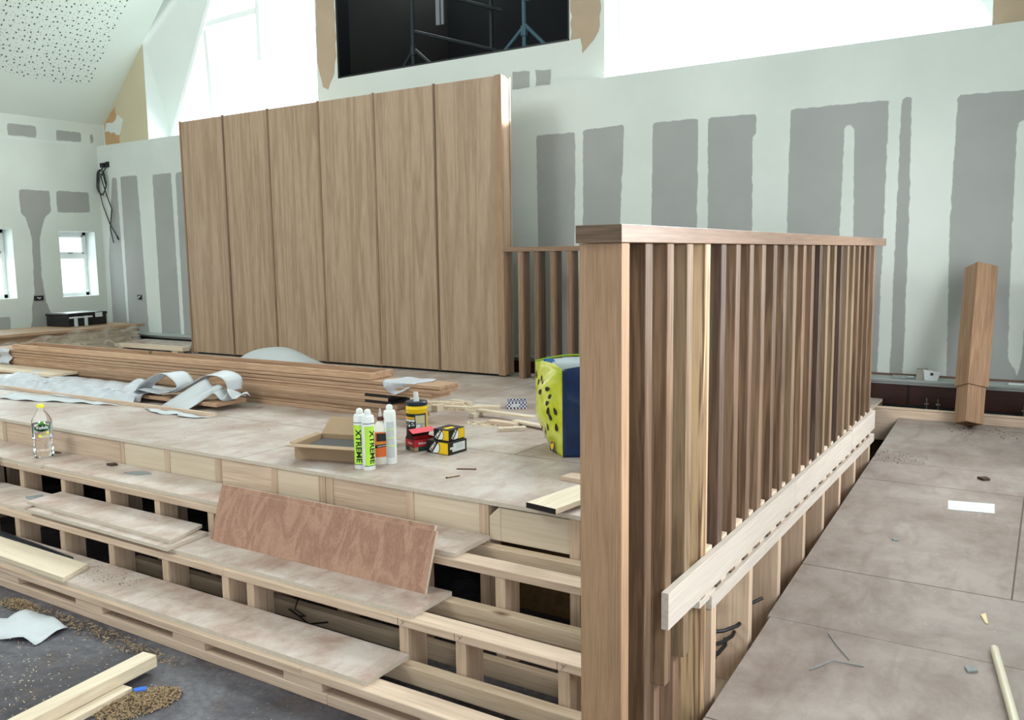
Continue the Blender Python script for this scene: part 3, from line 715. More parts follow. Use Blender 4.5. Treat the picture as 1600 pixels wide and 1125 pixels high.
for x in (-2.033, -1.769, -1.345):
    mb = MB(); mb.box(x-.002, x-.0008, 2.3742, 2.3749, -.349, -.320)
    mb.beam((x+.014, 2.3745, -.344), (x+.034, 2.3745, -.323), .001, .0012, up=(0, 1, 0)); mb.beam((x+.016, 2.3745, -.326), (x+.024, 2.3745, -.334), .001, .0012, up=(0, 1, 0))
    build('pencil_mark', mb, M['ink'], st)
# low runners under the steps, glimpsed between the posts
for y in (2.60, 2.86):
    mb = MB(); mb.box(-4.0, XE, y-.02, y+.02, FZ, FZ+.07); build('runner', mb, M['pine_dusty'], st)
# side frame along the ramp
mb = MB(); mb.box(-.985, -.862, 2.51, 5.33, -.085, -.04); build('side_plate', mb, M['pale_board'], st, bevel=.002)
mb = MB(); mb.box(-.96, -.87, 2.42, 2.56, -.050, -.028); build('plate_offcut', mb, M['pale_board'], st)
for y in (2.515, 2.905, 3.28, 3.67, 4.03, 4.385, 4.76, 5.17):
    mb = MB(); mb.box(-.98, -.864, y, y+.045, FZ, -.086); build('side_stud', mb, M['pine_z'], st, bevel=.002)
mb = MB(); mb.box(-.97, -.955, 3.33, 5.3, FZ, -.09); build('side_board', mb, M['osb'], st)
mb = MB(); mb.box(-1.0, -.868, 1.95, 5.35, FZ, FZ+.06); build('side_sole_plate', mb, M['pine_y'], st)
mb = MB(); mb.box(-1.3, -1.0, 2.55, 3.3, FZ+.01, FZ+.08); build('noggin', mb, M['pine_y'], st)

# ------------------------------------------------------------------ ramp
rz = lambda y: -.5484+.075*y
rp = thing('access_ramp', (-.2, 3, FZ), 'dusty plywood ramp rising between the slatted balustrade and the right wall', 'ramp')
mb = MB()
for a, b in ((-.3, 2.33), (2.333, 3.085), (3.088, 5.165), (5.168, 6.17)):
    x0 = -.846 if a > 2.4 else (-.90 if a < 0 else -.835)
    P = [(x0,a,rz(a)-.018),(XR-.01,a,rz(a)-.018),(XR-.01,b,rz(b)-.018),(x0,b,rz(b)-.018),(x0,a,rz(a)),(XR-.01,a,rz(a)),(XR-.01,b,rz(b)),(x0,b,rz(b))]
    m = MB(); m.v = P; m.f = [(0,3,2,1),(4,5,6,7),(0,1,5,4),(1,2,6,5),(2,3,7,6),(3,0,4,7)]; m.m = [0]*6
    build('plywood_sheet', m, M['ramp'], rp)
for x in (-.78, -.2, .35):
    m = MB(); P = []
    for y in (.6, 6.15):
        for dx, dz in ((-.022, 0), (.022, 0)): P += [(x+dx, y, FZ), (x+dx, y, rz(y)-.0185)]
    m.v = P; m.f = [(0,2,3,1),(4,5,7,6),(0,1,5,4),(2,6,7,3),(1,3,7,5),(0,4,6,2)]; m.m = [0]*6
    build('bearer', m, M['pine_y'], rp)
mb = MB(); mb.box(-1.35, XR-.01, 6.175, 6.222, -.25, -.03); mb.box(-1.35, XR-.01, 6.17, 6.222, -.031, -.022)
tag(build('timber_batten', mb, M['pine_x'], bevel=.002), 'knotty pine batten on edge across the top end of the ramp', 'batten')

# heater casing along the back wall
for (xa, xb, lab, nm) in ((-8.0, XR-.01, 'long low heater casing with dark red fascia along the foot of the back wall', 0), (-10.3, -8.3, 'low heater casing behind the panel screen by the left corner', 1)):
    h = thing('wall_heater', ((xa+xb)/2, 6.55, -.2), lab, 'heater')
    zt = .125
    m = MB(); m.box(xa, xb, 6.42, 6.645, zt-.006, zt+.010); build('top_panel', m, M['heater_top'], h)
    m = MB(); m.box(xa, xb, 6.414, 6.42, zt-.02, zt-.008); m.box(xa, xb, 6.416, 6.42, zt+.0, zt+.006); build('edge_strip', m, M['steel'], h)
    m = MB(); m.box(xa, xb, 6.43, 6.64, -.15, zt-.007); m.box(xa, xb, 6.47, 6.64, FZ, -.151); build('casing', m, M['heater_black'], h)
    if nm == 0:
        e = [-1.0, -.25, XR-.02]; e = [-8.0+.93*k for k in range(8)]+[-.83, .10, XR-.02]
        for a, b in zip(e[:-1], e[1:]):
            if b-a < .02: continue
            m = MB(); m.box(a+.006, b-.006, 6.419, 6.4295, -.035, zt-.022); build('fascia', m, M['heater_wood'], h)
        for x in (-.705, -.635, -.135):
            m = MB(); m.tube([(x, 6.36, -.06), (x, 6.36, .03)], .004, 6); m.box(x-.013, x+.013, 6.35, 6.37, -.012, -.006); m.box(x-.02, x+.02, 6.35, 6.425, -.066, -.060); build('levelling_stud', m, M['steel'], h)
        m = MB(); m.box(-.285, -.205, 6.405, 6.418, -.09, -.058); build('white_tag', m, M['white'], h)
mb = MB(); mb.box(-1.7, XR, 6.640, 6.648, .135, .150); build('trim_5', mb, plain('brown_seal', lin('#6b5348'), .8), kind='structure')

# ------------------------------------------------------------------ panel screen
ps = thing('panel_screen', (-6, 6.15, 0), 'tall oak-veneered panel screen of six bays standing on the stage', 'screen')
jx = [-8.05, -7.365, -6.70, -6.01, -5.32, -4.63, -3.99]
for i in range(6):
    m = MB(); m.box(jx[i]+.010, jx[i+1]-.010, 6.092, 6.11, .022, 2.50); build('panel', m, M['oak_panel'], ps, bevel=.001)
for i, x in enumerate(jx[:6]):
    m = MB(); m.box(x-.0095, x+.0095, 6.083, 6.10, .018, 2.508); build('trim_bead', m, M['iroko'], ps, bevel=.001)
m = MB(); m.box(-3.998, -3.935, 6.088, 6.11, .012, 2.506); build('end_stile', m, M['oak_face'], ps, bevel=.001)
m = MB(); m.box(-3.957, -3.934, 6.1105, 6.155, .02, 2.50); m.box(-3.957, -3.936, 6.158, 6.205, .02, 2.49); m.box(-3.955, -3.93, 6.208, 6.225, .02, 2.50); build('end_lipping', m, M['oak_panel'], ps, bevel=.001)
m = MB(); m.box(-8.05, -3.96, 6.1105, 6.22, .03, 2.49); build('core', m, M['pine_x'], ps)
m = MB(); m.box(-8.0, -3.99, 6.12, 6.2, .0, .03); build('plinth', m, M['black_edge'], ps)

# ------------------------------------------------------------------ balustrades
def slat(parent, x0, x1, y0, y1, z0, z1, mat): 
    m = MB(); m.box(x0, x1, y0, y1, z0, z1); return build('slat', m, mat, parent, bevel=.0025)
bb = thing('slatted_balustrade', (-2.4, 6.13, 0), 'short slatted hardwood balustrade beside the panel screen, behind the shopping bag', 'balustrade')
for k in range(20):
    x = -3.790+k*.1535
    if x > -1.15: break
    slat(bb, x, x+.045, 6.078, 6.198, 0.001, 1.061, M['iroko'])
m = MB(); m.box(-3.93, -1.05, 6.072, 6.204, 1.062, 1.10); build('handrail', m, M['iroko_x'], bb, bevel=.002)
bal = thing('slatted_balustrade', (-.93, 3.6, FZ), 'long slatted hardwood balustrade running beside the ramp, in the right foreground', 'balustrade')
tones = ['#4c392a/#725a45', '#5f4836/#846a53', '#66533f/#89735c', None, '#42322a/#5f4c3f', '#5a4534/#7c634f', '#513d2e/#745c48', '#5f4b3a/#826a55']
TM = []
for t in tones:
    TM.append(M['sapwood'] if t is None else wood('slat_tone', *t.split('/'), 'z', vary=.04, streak=1.5, rough=.45))
nsl = 24
for k in range(nsl):
    y = 1.862+.1441*k
    if k == 0:
        m = MB(); m.box(-.985, -.8705, y, y+.044, FZ+.0, 1.056); build('end_post', m, [M['oak_face']], bal, bevel=.002); continue
    zb = -.038
    if k == 1: zb = FZ+.001
    if k == 2: zb = -.18
    if k == 3: zb = -.155
    if k == 4: zb = FZ+.06
    mt = TM[(k-1) % 8] if k < 9 else TM[random.choice([0, 1, 4, 5, 6, 7, 2])]
    slat(bal, -.985, -.872, y, y+.044, zb, 1.056, mt)
    if k in (2, 3):
        m = MB(); m.box(-.975, -.905, y+.002, y+.042, FZ+.06, zb+.0); build('lower_stud', m, M['iroko'], bal)
y1 = 1.862+.1441*23+.044
m = MB(); m.box(-.987, -.866, 1.852, 5.52, 1.057, 1.10); build('handrail', m, M['iroko_y'], bal, bevel=.002)
m = MB(); m.box(-.9872, -.866, 1.8495, 1.8518, 1.0575, 1.0995); build('rail_end', m, M['iroko_end'], bal)
for a, b, zo in ((2.12, 3.468, 0), (3.47, 4.60, .0), (4.606, 5.26, .004)):
    m = MB(); m.box(-.8715, -.850, a, b, .002+zo, .108+zo); build('ledger_board', m, M['pale_board'], bal, bevel=.001)
for k in range(4, nsl):
    y = 1.862+.1441*k
    m = MB(); m.box(-.98, -.874, y+.046, y+.098+(.02 if k % 3 == 0 else 0), -.036, .118); build('spacer_block', m, M['pine_y'], bal)

# post leaning against the wall
po = thing('newel_post', (-.42, 6.02, rz(5.97)), 'hollow hardwood newel post with notched foot leaning against the back wall', 'post')
m = MB(); H = 1.06; s = .088
def sq(sx, z): return [(-sx, -0.0, z), (0, -sx, z), (sx, 0, z), (0, sx, z)]
def vpost(m, sx, z0, z1, t=.018):
    o0 = [(-sx, 0), (0, -sx), (sx, 0), (0, sx)]
    i_ = [(x*(1-t/sx*1.4), y*(1-t/sx*1.4)) for x, y in o0]
    b = len(m.v)
    for z in (z0, z1):
        m.v += [(x, y, z) for x, y in o0]+[(x, y, z) for x, y in i_]
    for i in range(4):
        j = (i+1) % 4
        m.f += [(b+i, b+j, b+8+j, b+8+i), (b+4+j, b+4+i, b+12+i, b+12+j), (b+8+i, b+8+j, b+12+j, b+12+i), (b+j, b+i, b+4+i, b+4+j)]; m.m += [0]*4
vpost(m, .084, 0, .24); vpost(m, .098, .24, H)
po.rotation_euler = (-math.atan2(.40, .95), 0, math.radians(-8))
po.rotation_mode = 'ZXY'
build('post_shell', m, wood('post_oak', '#7d5f48', '#a98669', 'z', vary=.02, streak=.8), po, local=True, bevel=.0015)
po.location = (-.425, 6.03, rz(6.0)+.035)

# ------------------------------------------------------------------ long stack of boards and frame
def loose(name, mb, mat, label, cat, group=None, **k): return tag(build(name, mb, mat, **k), label, cat, group)
g = 'oak boards in the long stack'
LY = [(0, .030, -3.42, 'lowest board of the long stack, lying on the deck'), (.030, .060, -3.45, 'second board from the bottom of the long stack'), (.060, .090, -3.52, 'third board up in the long stack, under the black-edged boards'),
      (.107, .130, -3.60, 'black-ended board in the middle of the long stack'), (.147, .167, -3.25, 'thin board just above the black-edged boards in the long stack'), (.167, .187, -3.24, 'thin board second below the top of the long stack'),
      (.187, .238, -3.175, 'grooved thick board on top of the long stack, its right end reaching furthest')]
xl0 = [-8.35, -8.5, -8.42, -8.3, -8.55, -8.45, -8.5]
for i, (z0, z1, xe, lab) in enumerate(LY):
    m = MB(); dy = [.0, .010, -.006, .003, .008, -.003, -.010][i]; z1 -= .0015
    if i == 6:
        m.box(xl0[i], xe, 4.172+dy, 4.375+dy, z0, z0+.022); m.box(xl0[i], xe-.003, 4.182+dy, 4.370+dy, z0+.022, z0+.028); m.box(xl0[i], xe, 4.172+dy, 4.375+dy, z0+.028, z1)
    else: m.box(xl0[i], xe, 4.172+dy, 4.375+dy, z0, z1)
    if i == 3:
        m.box(xe, xe+.004, 4.173, 4.375, z0, z1, 1)
    loose('oak_board', m, [M['board_x'], M['black_edge']], 'oak '+lab, 'board', g, bevel=.0035)
for z0, z1, w_ in ((.090, .107, 'lower'), (.130, .147, 'upper')):
    m = MB(); m.box(-8.3, -3.80, 4.176, 4.37, z0, z1, 0); m.box(-3.80, -3.58, 4.178, 4.372, z0+.001, z1-.001, 1)
    loose('oak_board', m, [M['board_x'], M['black_edge']], '%s of the two thin boards with black-painted ends in the long stack' % w_, 'board', g)
m = MB(); xa, xb, ya, yb, za, zb = -8.09, -3.735, 4.170, 4.395, .240, .283
m.box(xa, xb, ya, ya+.022, za, zb); m.box(xa, xb, yb-.022, yb, za, zb); m.box(xa, xa+.022, ya+.022, yb-.022, za, zb); m.box(xb-.022, xb, ya+.022, yb-.022, za, zb)
fr = thing('door_lining_frame', ((xa+xb)/2, 4.28, .24), 'long narrow rectangular oak frame lying on top of the long board stack', 'frame')
for q in ((xa, xb, ya, ya+.022), (xa, xb, yb-.022, yb), (xa, xa+.022, ya+.0222, yb-.0222), (xb-.022, xb, ya+.0222, yb-.0222)):
    m = MB(); m.box(*q, za, zb); build('frame_rail' if q[1]-q[0] > 1 else 'frame_end', m, M['board_x'], fr, bevel=.001)
m = MB(); m.box(-6.35, -6.31, 4.372, 4.376, .262, .286); build('metal_clip', m, M['steel'], fr)
# shrink film on the right end of the stack
def sheet(fn, nu, nv, name, mat, label, cat, solid=.0015, sub=0, group=None):
    m = MB(); m.grid(fn, nu, nv); return tag(build(name, m, mat, smooth=True, solid=solid, subsurf=sub), label, cat, group)
def ff(u, v):
    x = -3.62+u*.26+.02*math.sin(v*9); 
    if v < .55: y = 4.375-(v/.55)*.205; z = .241+.003*math.sin(u*9+v*5)
    else: y = 4.162-.012*math.sin((v-.55)*9+u*4)-.006; z = .238-(v-.55)/.45*(.085-.05*abs(u-.35))
    if v > .55: x = -3.62+.03*(v-.55)*2+u*(.26-.13*(v-.55)*2)
    return (x, y, z+.001)
sheet(ff, 16, 18, 'film_wrap', M['wrap'], 'torn clear film hanging over the front edge near the right end of the long stack', 'plastic film')
def ff2(u, v):
    a = v*PI*1.4; return (-8.30+u*.2+.01*math.sin(a*3), 4.16-.015*math.sin(a*2)-.01, .24-v*.14)
sheet(ff2, 8, 10, 'film_wrap', M['wrap'], 'crumpled white film tied around the left end of the long stack', 'plastic film')
# pale sheet hump behind the stack
def hump(u, v):
    x = -6.75+u*1.7; prof = math.exp(-((u-.48)/.22)**2)*.245+math.exp(-((u-.75)/.16)**2)*.10
    y = 5.0+v*.6; e = math.sin(PI*min(1, max(0, v)))**.6
    return (x, y, .004+prof*e+.012*math.sin(u*17+v*6)*e)
sheet(hump, 40, 16, 'foam_sheet', M['foamw'], 'pale humped foam sheet lying between the long stack and the panel screen', 'foam sheet')

# white-wrapped board in front of the stack
m = MB(); m.box(-7.6, -4.80, 3.79, 4.05, .030, .055); m.box(-7.0, -6.9, 3.82, 4.03, 0, .03, 0); m.box(-5.2, -5.1, 3.82, 4.03, 0, .03, 0)
loose('oak_board', m, M['board_x'], 'oak board half unwrapped from white film, lying in front of the long stack', 'board', bevel=.001)
def wrap(u, v):
    x = -7.62+u*2.12; k = u*31
    cut = 0
    if v < .15: y = 4.10; z = .005+.055*(v/.15)
    elif v < .62: y = 4.09-(v-.15)/.47*.33; z = .062
    else:
        t = (v-.62)/.38; y = 3.76-.10*t-.02*math.sin(u*14); z = .062-.060*t
        if u > .9: y += (u-.9)*1.2*t
    n = .010*math.sin(k*1.3+v*9)*math.sin(v*PI)+.007*math.sin(k*2.9-v*13)*math.sin(v*PI)
    bump = .05*math.exp(-((u-.76)/.03)**2-((v-.2)/.12)**2)+.03*math.exp(-((u-.1)/.10)**2-((v-.3)/.2)**2)
    return (x+.15*max(0, v-.3)*(u > .95)*-1, y-.3*n, max(.003, z+abs(n)+bump))
sheet(wrap, 110, 28, 'wrapping_film', M['wrap'], 'white wrapping film draped over the board in front of the long stack', 'plastic film')
def ribbon(pts, wv, name, label, n=40, taper=None):
    P = [Vector(p) for p in pts]
    def cr(t):
        s_ = t*(len(P)-1); i = min(int(s_), len(P)-2); f = s_-i
        p0, p1, p2, p3 = P[max(i-1, 0)], P[i], P[i+1], P[min(i+2, len(P)-1)]
        return .5*((2*p1)+(p2-p0)*f+(2*p0-5*p1+4*p2-p3)*f*f+(3*p1-p0-3*p2+p3)*f**3)
    wv = [Vector(a) for a in wv]
    def wr(t):
        s_ = t*(len(wv)-1); i = min(int(s_), len(wv)-2); return wv[i].lerp(wv[i+1], s_-i)
    return sheet(lambda u, v: tuple(cr(u)+wr(u)*(v-.5)), n, 6, name, M['foamw'], label, 'plastic film')
ribbon([(-5.72, 3.86, .065), (-5.62, 3.86, .14), (-5.46, 3.90, .215), (-5.36, 3.92, .20), (-5.30, 3.92, .125), (-5.42, 3.86, .075), (-5.60, 3.80, .10), (-5.68, 3.80, .085)],
       [(0, .13, 0), (0, .15, 0), (.02, .15, 0), (.02, .15, .01), (0, .14, 0), (0, .12, 0), (0, .10, 0), (0, .08, .03)], 'wrapping_ribbon', 'looped white film ribbon curling up left of the torn cone of film')
ribbon([(-5.35, 3.82, .08), (-5.25, 3.84, .10), (-5.12, 3.90, .17), (-5.0, 3.95, .235), (-4.86, 3.98, .21), (-4.84, 3.99, .12)],
       [(0, .12, 0), (0, .14, 0), (0, .16, .02), (0, .16, .02), (0, .16, 0), (0, .12, 0)], 'wrapping_ribbon', 'white film ribbon arching behind the torn cone of film')
def cone(u, v):
    t = v; a = -1.9+u*2.6
    cx = -5.28+.34*t; cy = 3.72+.18*t; r = .015+.085*t
    z = .012+.11*t+math.sin(a)*r*.8+.05*math.sin(u*PI)*t
    return (cx+.04*math.cos(a)*t+.02*math.sin(u*11)*t, cy+math.cos(a)*r, max(.003, z+.01*math.sin(u*13)*t))
def cone(u, v):
    A = Vector((-5.30, 3.72, .012)).lerp(Vector((-4.99, 3.70, .008)), u); B = Vector((-5.05, 3.90, .20)).lerp(Vector((-4.88, 3.92, .14)), u)
    p = A.lerp(B, v); p.y -= .05*math.sin(PI*u)*math.sin(PI*v*.8+.3); p.z += .015*math.sin(u*9)*v
    return tuple(p)
sheet(cone, 20, 16, 'torn_film', M['foamw'], 'torn cone of white film hanging over the unwrapped board front', 'plastic film')
def tatter(u, v):
    x = -4.98+u*.30; y = 3.84+v*.16+.02*math.sin(u*12); z = .062+.075*abs(math.sin(u*5.2+.4))*(1-v*.5)+.02*math.sin(u*17+v*5)
    return (x, y, z)
sheet(tatter, 26, 10, 'torn_film', M['foamw'], 'ragged white film scrap bunched on the right end of the unwrapped board', 'plastic film')
m = MB(); m.beam((-7.34, 3.665, .012), (-4.65, 3.665, .012), .022, .022)
loose('timber_strip', m, M['pine_x'], 'thin square timber strip lying in front of the white wrapped board', 'strip')
bpy.context.object if False else None
def flat_sheet(pts, z, name, label, cat='foam sheet', mat='foamw', wob=.012, zfn=None, th=.001):
    # a thin sheet with gentle waves, filled from its outline
    out = []
    for i in range(len(pts)):
        a = Vector(pts[i]); b = Vector(pts[(i+1) % len(pts)]); n = max(1, int((b-a).length/.05))
        for k in range(n): out.append(tuple(a.lerp(b, k/n)))
    me = bmesh.new(); vs_ = [me.verts.new((x, y, 0)) for x, y in out]
    f = me.faces.new(vs_); bmesh.ops.triangulate(me, faces=[f]); 
    bmesh.ops.subdivide_edges(me, edges=me.edges[:], cuts=2, use_grid_fill=True)
    m = MB()
    for v in me.verts: v.index = 0
    me.verts.index_update()
    for v in me.verts:
        x, y = v.co.x, v.co.y; zz = (zfn(x, y) if zfn else z)
        m.v.append((x, y, zz+.002+wob*(.5+.5*math.sin(x*23+y*9)*math.cos(y*31-x*7))))
    for f in me.faces: m.f.append(tuple(v.index for v in f.verts)); m.m.append(0)
    me.free()
    return tag(build(name, m, M[mat], smooth=True, solid=th), label, cat)
flat_sheet([(-6.78, 3.36), (-6.95, 3.56), (-6.5, 3.60), (-5.95, 3.62), (-5.6, 3.60), (-6.1, 3.50), (-6.5, 3.38)], 0, 'foam_offcut', 'long pointed foam scrap lying flat at the far left of the deck')
flat_sheet([(-5.38, 3.64), (-5.22, 3.64), (-5.10, 3.62), (-4.98, 3.64), (-4.86, 3.63), (-4.74, 3.60), (-4.60, 3.64), (-4.72, 3.55), (-4.86, 3.53), (-4.93, 3.575), (-5.05, 3.53), (-5.2, 3.56)], 0, 'foam_offcut', 'small wavy foam scrap by the right end of the thin timber strip')
# pale boards under the left end
m = MB(); m.box(-8.6, -7.05, 3.92, 4.16, .075, .095); loose('plywood_offcut', m, M['ply_pale'], 'pale plywood board poking out left between the long stack and the white film', 'board')
m = MB(); m.box(-8.6, -7.2, 3.94, 4.14, .0, .074); loose('packing_timber', m, M['board_x'], 'timber packer under the pale plywood board at the far left', 'timber')

# ------------------------------------------------------------------ pile of boards by the left wall
g = 'oak boards in the wrapped pile'
zt = 0; rng = random.Random(3)
for i in range(9):
    th = .030; dy = rng.uniform(-.06, .04); dx = rng.uniform(-.02, .02)
    ye = [6.33, 6.28, 6.36, 6.25, 6.40, 6.27, 6.38, 6.30, 6.42][i]
    m = MB(); m.box(-10.2+dx, -9.42+dx+(.03 if i == 8 else 0), 3.4, ye, zt, zt+th-.001)
    loose('oak_board', m, M['board_y'], 'oak board in the film-wrapped pile by the left wall, %s' % ['lowest of nine', 'second from the floor', 'third from the floor', 'fourth from the floor', 'middle one of nine', 'fourth from the top', 'third from the top', 'just under the top board', 'topmost, under the black taped box'][i], 'board', g, bevel=.001)
    zt += th
PT = zt
def pfilm(u, v):
    y = 4.3+u*2.0; n = .03*math.sin(u*21+v*4)*math.cos(v*9+u*5); x = -9.385+.18*v**2+.5*abs(n)+.02
    z = .25*(1-v)+.02*math.sin(u*33)*(1-v)
    if v > .9: z = .006+.01*abs(math.sin(u*40))
    z *= (.55+.45*min(1, u*1.6))
    return (x, y, max(.003, z))
sheet(pfilm, 90, 20, 'film_wrap', M['film'], 'crinkled clear film spilling down the side of the board pile by the left wall', 'plastic film')
# black taped box on the pile
tb = thing('taped_box', (-9.98, 5.93, PT), 'black box bound with silver tape on the board pile by the left wall', 'box', rz=math.radians(8))
bx = .37; by = .27; bh = .155
m = MB(); m.box(-bx/2, bx/2, -by, by, 0, bh*.78); build('box_body', m, M['tape'], tb, local=True, bevel=.006)
m = MB(); m.box(-bx/2-.008, bx/2+.008, -by-.008, by+.008, bh*.78+.001, bh); build('box_lid', m, M['tape'], tb, local=True, bevel=.008)
for y in (-.17, -.03):
    m = MB(); m.box(bx/2+.001, bx/2+.012, y-.02, y+.02, .0, bh*.76); m.box(bx/2-.02, bx/2+.0125, y-.02, y+.02, bh+.001, bh+.004); build('silver_tape', m, M['whitetape'], tb, local=True)
m = MB(); m.box(bx/2+.0085, bx/2+.0115, -.26, .06, bh*.62, bh*.74); m.box(bx/2+.0085, bx/2+.0115, .10, .2, bh*.6, bh*.95); m.box(-bx/2+.02, bx/2-.01, -.22, .2, bh+.0005, bh+.003); build('silver_tape', m, M['whitetape'], tb, local=True)
m = MB(); m.box(-9.35, -8.10, 5.99, 6.085, 0.03, .075); m.box(-9.3, -9.2, 6.0, 6.08, 0, .03); m.box(-8.3, -8.2, 6.0, 6.08, 0, .03)
loose('pine_plank', m, M['ply_pale'], 'pale pine plank lying behind the long stack, left of the panel screen', 'plank', bevel=.001)
m = MB(); m.box(-9.3, -8.10, 6.10, 6.38, .045, .09); m.box(-9.3, -8.1, 6.12, 6.36, 0, .045)
loose('plywood_sheet', m, M['deck'], 'pinkish plywood panel lying at the foot of the back wall left of the screen', 'board')

# sockets and cable coil
def socket(loc, wdt, ax, label):
    e = thing('socket_box', loc, label, 'socket')
    m = MB(); h = .03
    if ax == 'x': m.box(loc[0]-.002, loc[0]+.004, loc[1]-wdt/2, loc[1]+wdt/2, loc[2]-h, loc[2]+h)
    else: m.box(loc[0]-wdt/2, loc[0]+wdt/2, loc[1]-.004, loc[1]+.002, loc[2]-h, loc[2]+h)
    build('back_box', m, M['black'], e)
    m = MB()
    if ax == 'x': m.tube([(loc[0]+.005, loc[1]-.02, loc[2]+.01), (loc[0]+.02, loc[1], loc[2]-.005), (loc[0]+.006, loc[1]+.02, loc[2]+.005)], .005, 6)
    else: m.tube([(loc[0]-.02, loc[1]-.006, loc[2]-.015), (loc[0], loc[1]-.02, loc[2]), (loc[0]+.02, loc[1]-.006, loc[2]+.015)], .006, 6)
    build('cable_tail', m, M['white'], e)
socket((XL+.003, 5.757, .595), .115, 'x', 'double socket back box on the left wall between the two small windows')
socket((-9.77, YW-.003, .573), .085, 'y', 'single socket back box on the back wall left of the screen')
ce = thing('cable_coil', (-10.3, YW-.03, 2.0), 'coiled black cable hanging from a wall box near the left corner', 'cable')
m = MB(); m.box(-10.38, -10.30, YW-.03, YW-.001, 2.215, 2.27); m.box(-10.28, -10.22, YW-.02, YW-.001, 2.215, 2.28); build('wall_box', m, M['black'], ce)
for rr, cz in ((.125, 2.02), (.135, 2.03), (.115, 2.0)):
    m = MB(); m.tube([(-10.35+rr*.75*math.cos(t*PI/12), YW-.045-.006*math.sin(t), cz+rr*math.sin(t*PI/12)*1.15) for t in range(25)], .007, 6, cap=False); build('coil', m, M['cable'], ce, smooth=True)
for pts in ([(-10.30, YW-.03, 2.22), (-10.37, YW-.05, 2.16), (-10.41, YW-.05, 1.98), (-10.36, YW-.04, 1.75), (-10.25, YW-.03, 1.5), (-10.10, YW-.03, 1.32)], [(-10.25, YW-.02, 2.22), (-10.33, YW-.06, 2.1), (-10.24, YW-.05, 1.85), (-10.17, YW-.04, 1.68), (-10.25, YW-.03, 1.45), (-10.20, YW-.03, 1.26)]):
    m = MB(); m.tube(pts, .007, 6); build('hanging_lead', m, M['cable'], ce, smooth=True)
m = MB(); m.tube([(-10.12, YW-.03, 1.35), (-10.09, YW-.03, 1.30)], .011, 6); build('plug', m, M['black'], ce)

# ------------------------------------------------------------------ items on the stage
# card box with open flaps
cb = thing('cardboard_box', (-3.14, 3.26, 0), 'open brown cardboard box with flaps out, behind the sealant tubes', 'box', rz=math.radians(14))
m = MB(); bw, bd, bh, t = .40, .27, .075, .004
m.box(-bw/2, bw/2, -bd/2, -bd/2+t, 0, bh); m.box(-bw/2, bw/2, bd/2-t, bd/2, 0, bh); m.box(-bw/2, -bw/2+t, -bd/2+t, bd/2-t, 0, bh); m.box(bw/2-t, bw/2, -bd/2+t, bd/2-t, 0, bh)
m.box(-bw/2+t, bw/2-t, -bd/2+t, bd/2-t, 0, t, 1); build('box_body', m, [M['card'], M['card_in']], cb, local=True)
for A, B, ang in ((((-bw/2, -bd/2), (bw/2, -bd/2)), (0, -1), 5), (((bw/2, bd/2), (-bw/2, bd/2)), (0, 1), 35), (((-bw/2, bd/2), (-bw/2, -bd/2)), (-1, 0), 12), (((bw/2, -bd/2), (bw/2, bd/2)), (1, 0), 62)):
    m = MB(); L_ = {35: .13, 5: .09, 12: .03, 62: .12}[ang]; c, s_ = math.cos(math.radians(ang)), math.sin(math.radians(ang)); z = bh
    q = [(A[0][0], A[0][1], z), (A[1][0], A[1][1], z), (A[1][0]+B[0]*L_*c, A[1][1]+B[1]*L_*c, z+L_*s_), (A[0][0]+B[0]*L_*c, A[0][1]+B[1]*L_*c, z+L_*s_)]
    m.face(q); build('flap', m, M['card'], cb, local=True, solid=.004)
m = MB(); m.box(-.17, .17, -.11, .11, .004, .055); loose('black_insert', m, M['black'], 'dark package inside the open cardboard box', 'insert', origin=(0, 0, .004));  # plain black block filling most of the box
o = [x for x in bpy.data.objects if x.name.startswith('black_insert')][0]; o.location = (-3.14, 3.26, .0045); o.rotation_euler = (0, 0, math.radians(14))

def cartridge(loc, rz, label):
    e = thing('sealant_cartridge', loc, label, 'sealant tube', rz=rz, group='sealant tubes on the deck'); r = .0265
    m = MB(); m.lathe([(r-.001, 0), (r, .002), (r, .218), (r-.001, .222), (r-.002, .228), (r-.006, .231), (.012, .233)], n=32); build('tube', m, M['white'], e, local=True, smooth=True)
    m = MB(); m.lathe([(.0135, .2335), (.0145, .240), (.0135, .248), (.010, .2535), (.004, .256)], n=20); build('nozzle_cap', m, M['white'], e, local=True, smooth=True)
    m = MB()
    m.grid(lambda u, v: ((r+.0004)*math.sin(-.55+u*1.75-0.35), -(r+.0004)*math.cos(-.55+u*1.75-.35), .022+v*.165), 16, 4); ll = build('lime_label', m, M['lime'], e, local=True, smooth=True)
    text(ll, 'XTREME', .033, Matrix.Rotation(.28, 4, 'Z') @ Matrix.Translation((0, 0, .098)), M['ink'], bend=r+.0006, rot90=True, bold=.0008, sx=1.15)
    m = MB()
    for z in (.018, .196):
        m.grid(lambda u, v: ((r+.0005)*math.sin(-1.2+u*2.6), -(r+.0005)*math.cos(-1.2+u*2.6), z+v*.003), 16, 1)
    build('band', m, M['inkgreen'], e, local=True)
    m = MB()      # block of small print on the back
    for k in range(26):
        z = .03+k*.006
        if k in (8, 14, 20): continue
        m.grid(lambda u, v: ((r+.0005)*math.sin(1.75+u*1.3), -(r+.0005)*math.cos(1.75+u*1.3), z+v*.0028), 8, 1)
    build('small_print', m, M['greytext'], e, local=True)
    m = MB()
    for z in (.077, .113, .149): m.grid(lambda u, v: ((r+.0005)*math.sin(1.7+u*1.4), -(r+.0005)*math.cos(1.7+u*1.4), z+v*.004), 8, 1)
    build('lime_line', m, M['lime'], e, local=True)
    return e
cam_dir = lambda x, y: math.atan2(-x, y) * -1
c1 = cartridge((-2.855, 3.095, 0), 0, 'left of the three lime and white sealant tubes, half turned away')
SC = 1.17
c1.scale = (SC, SC, SC)
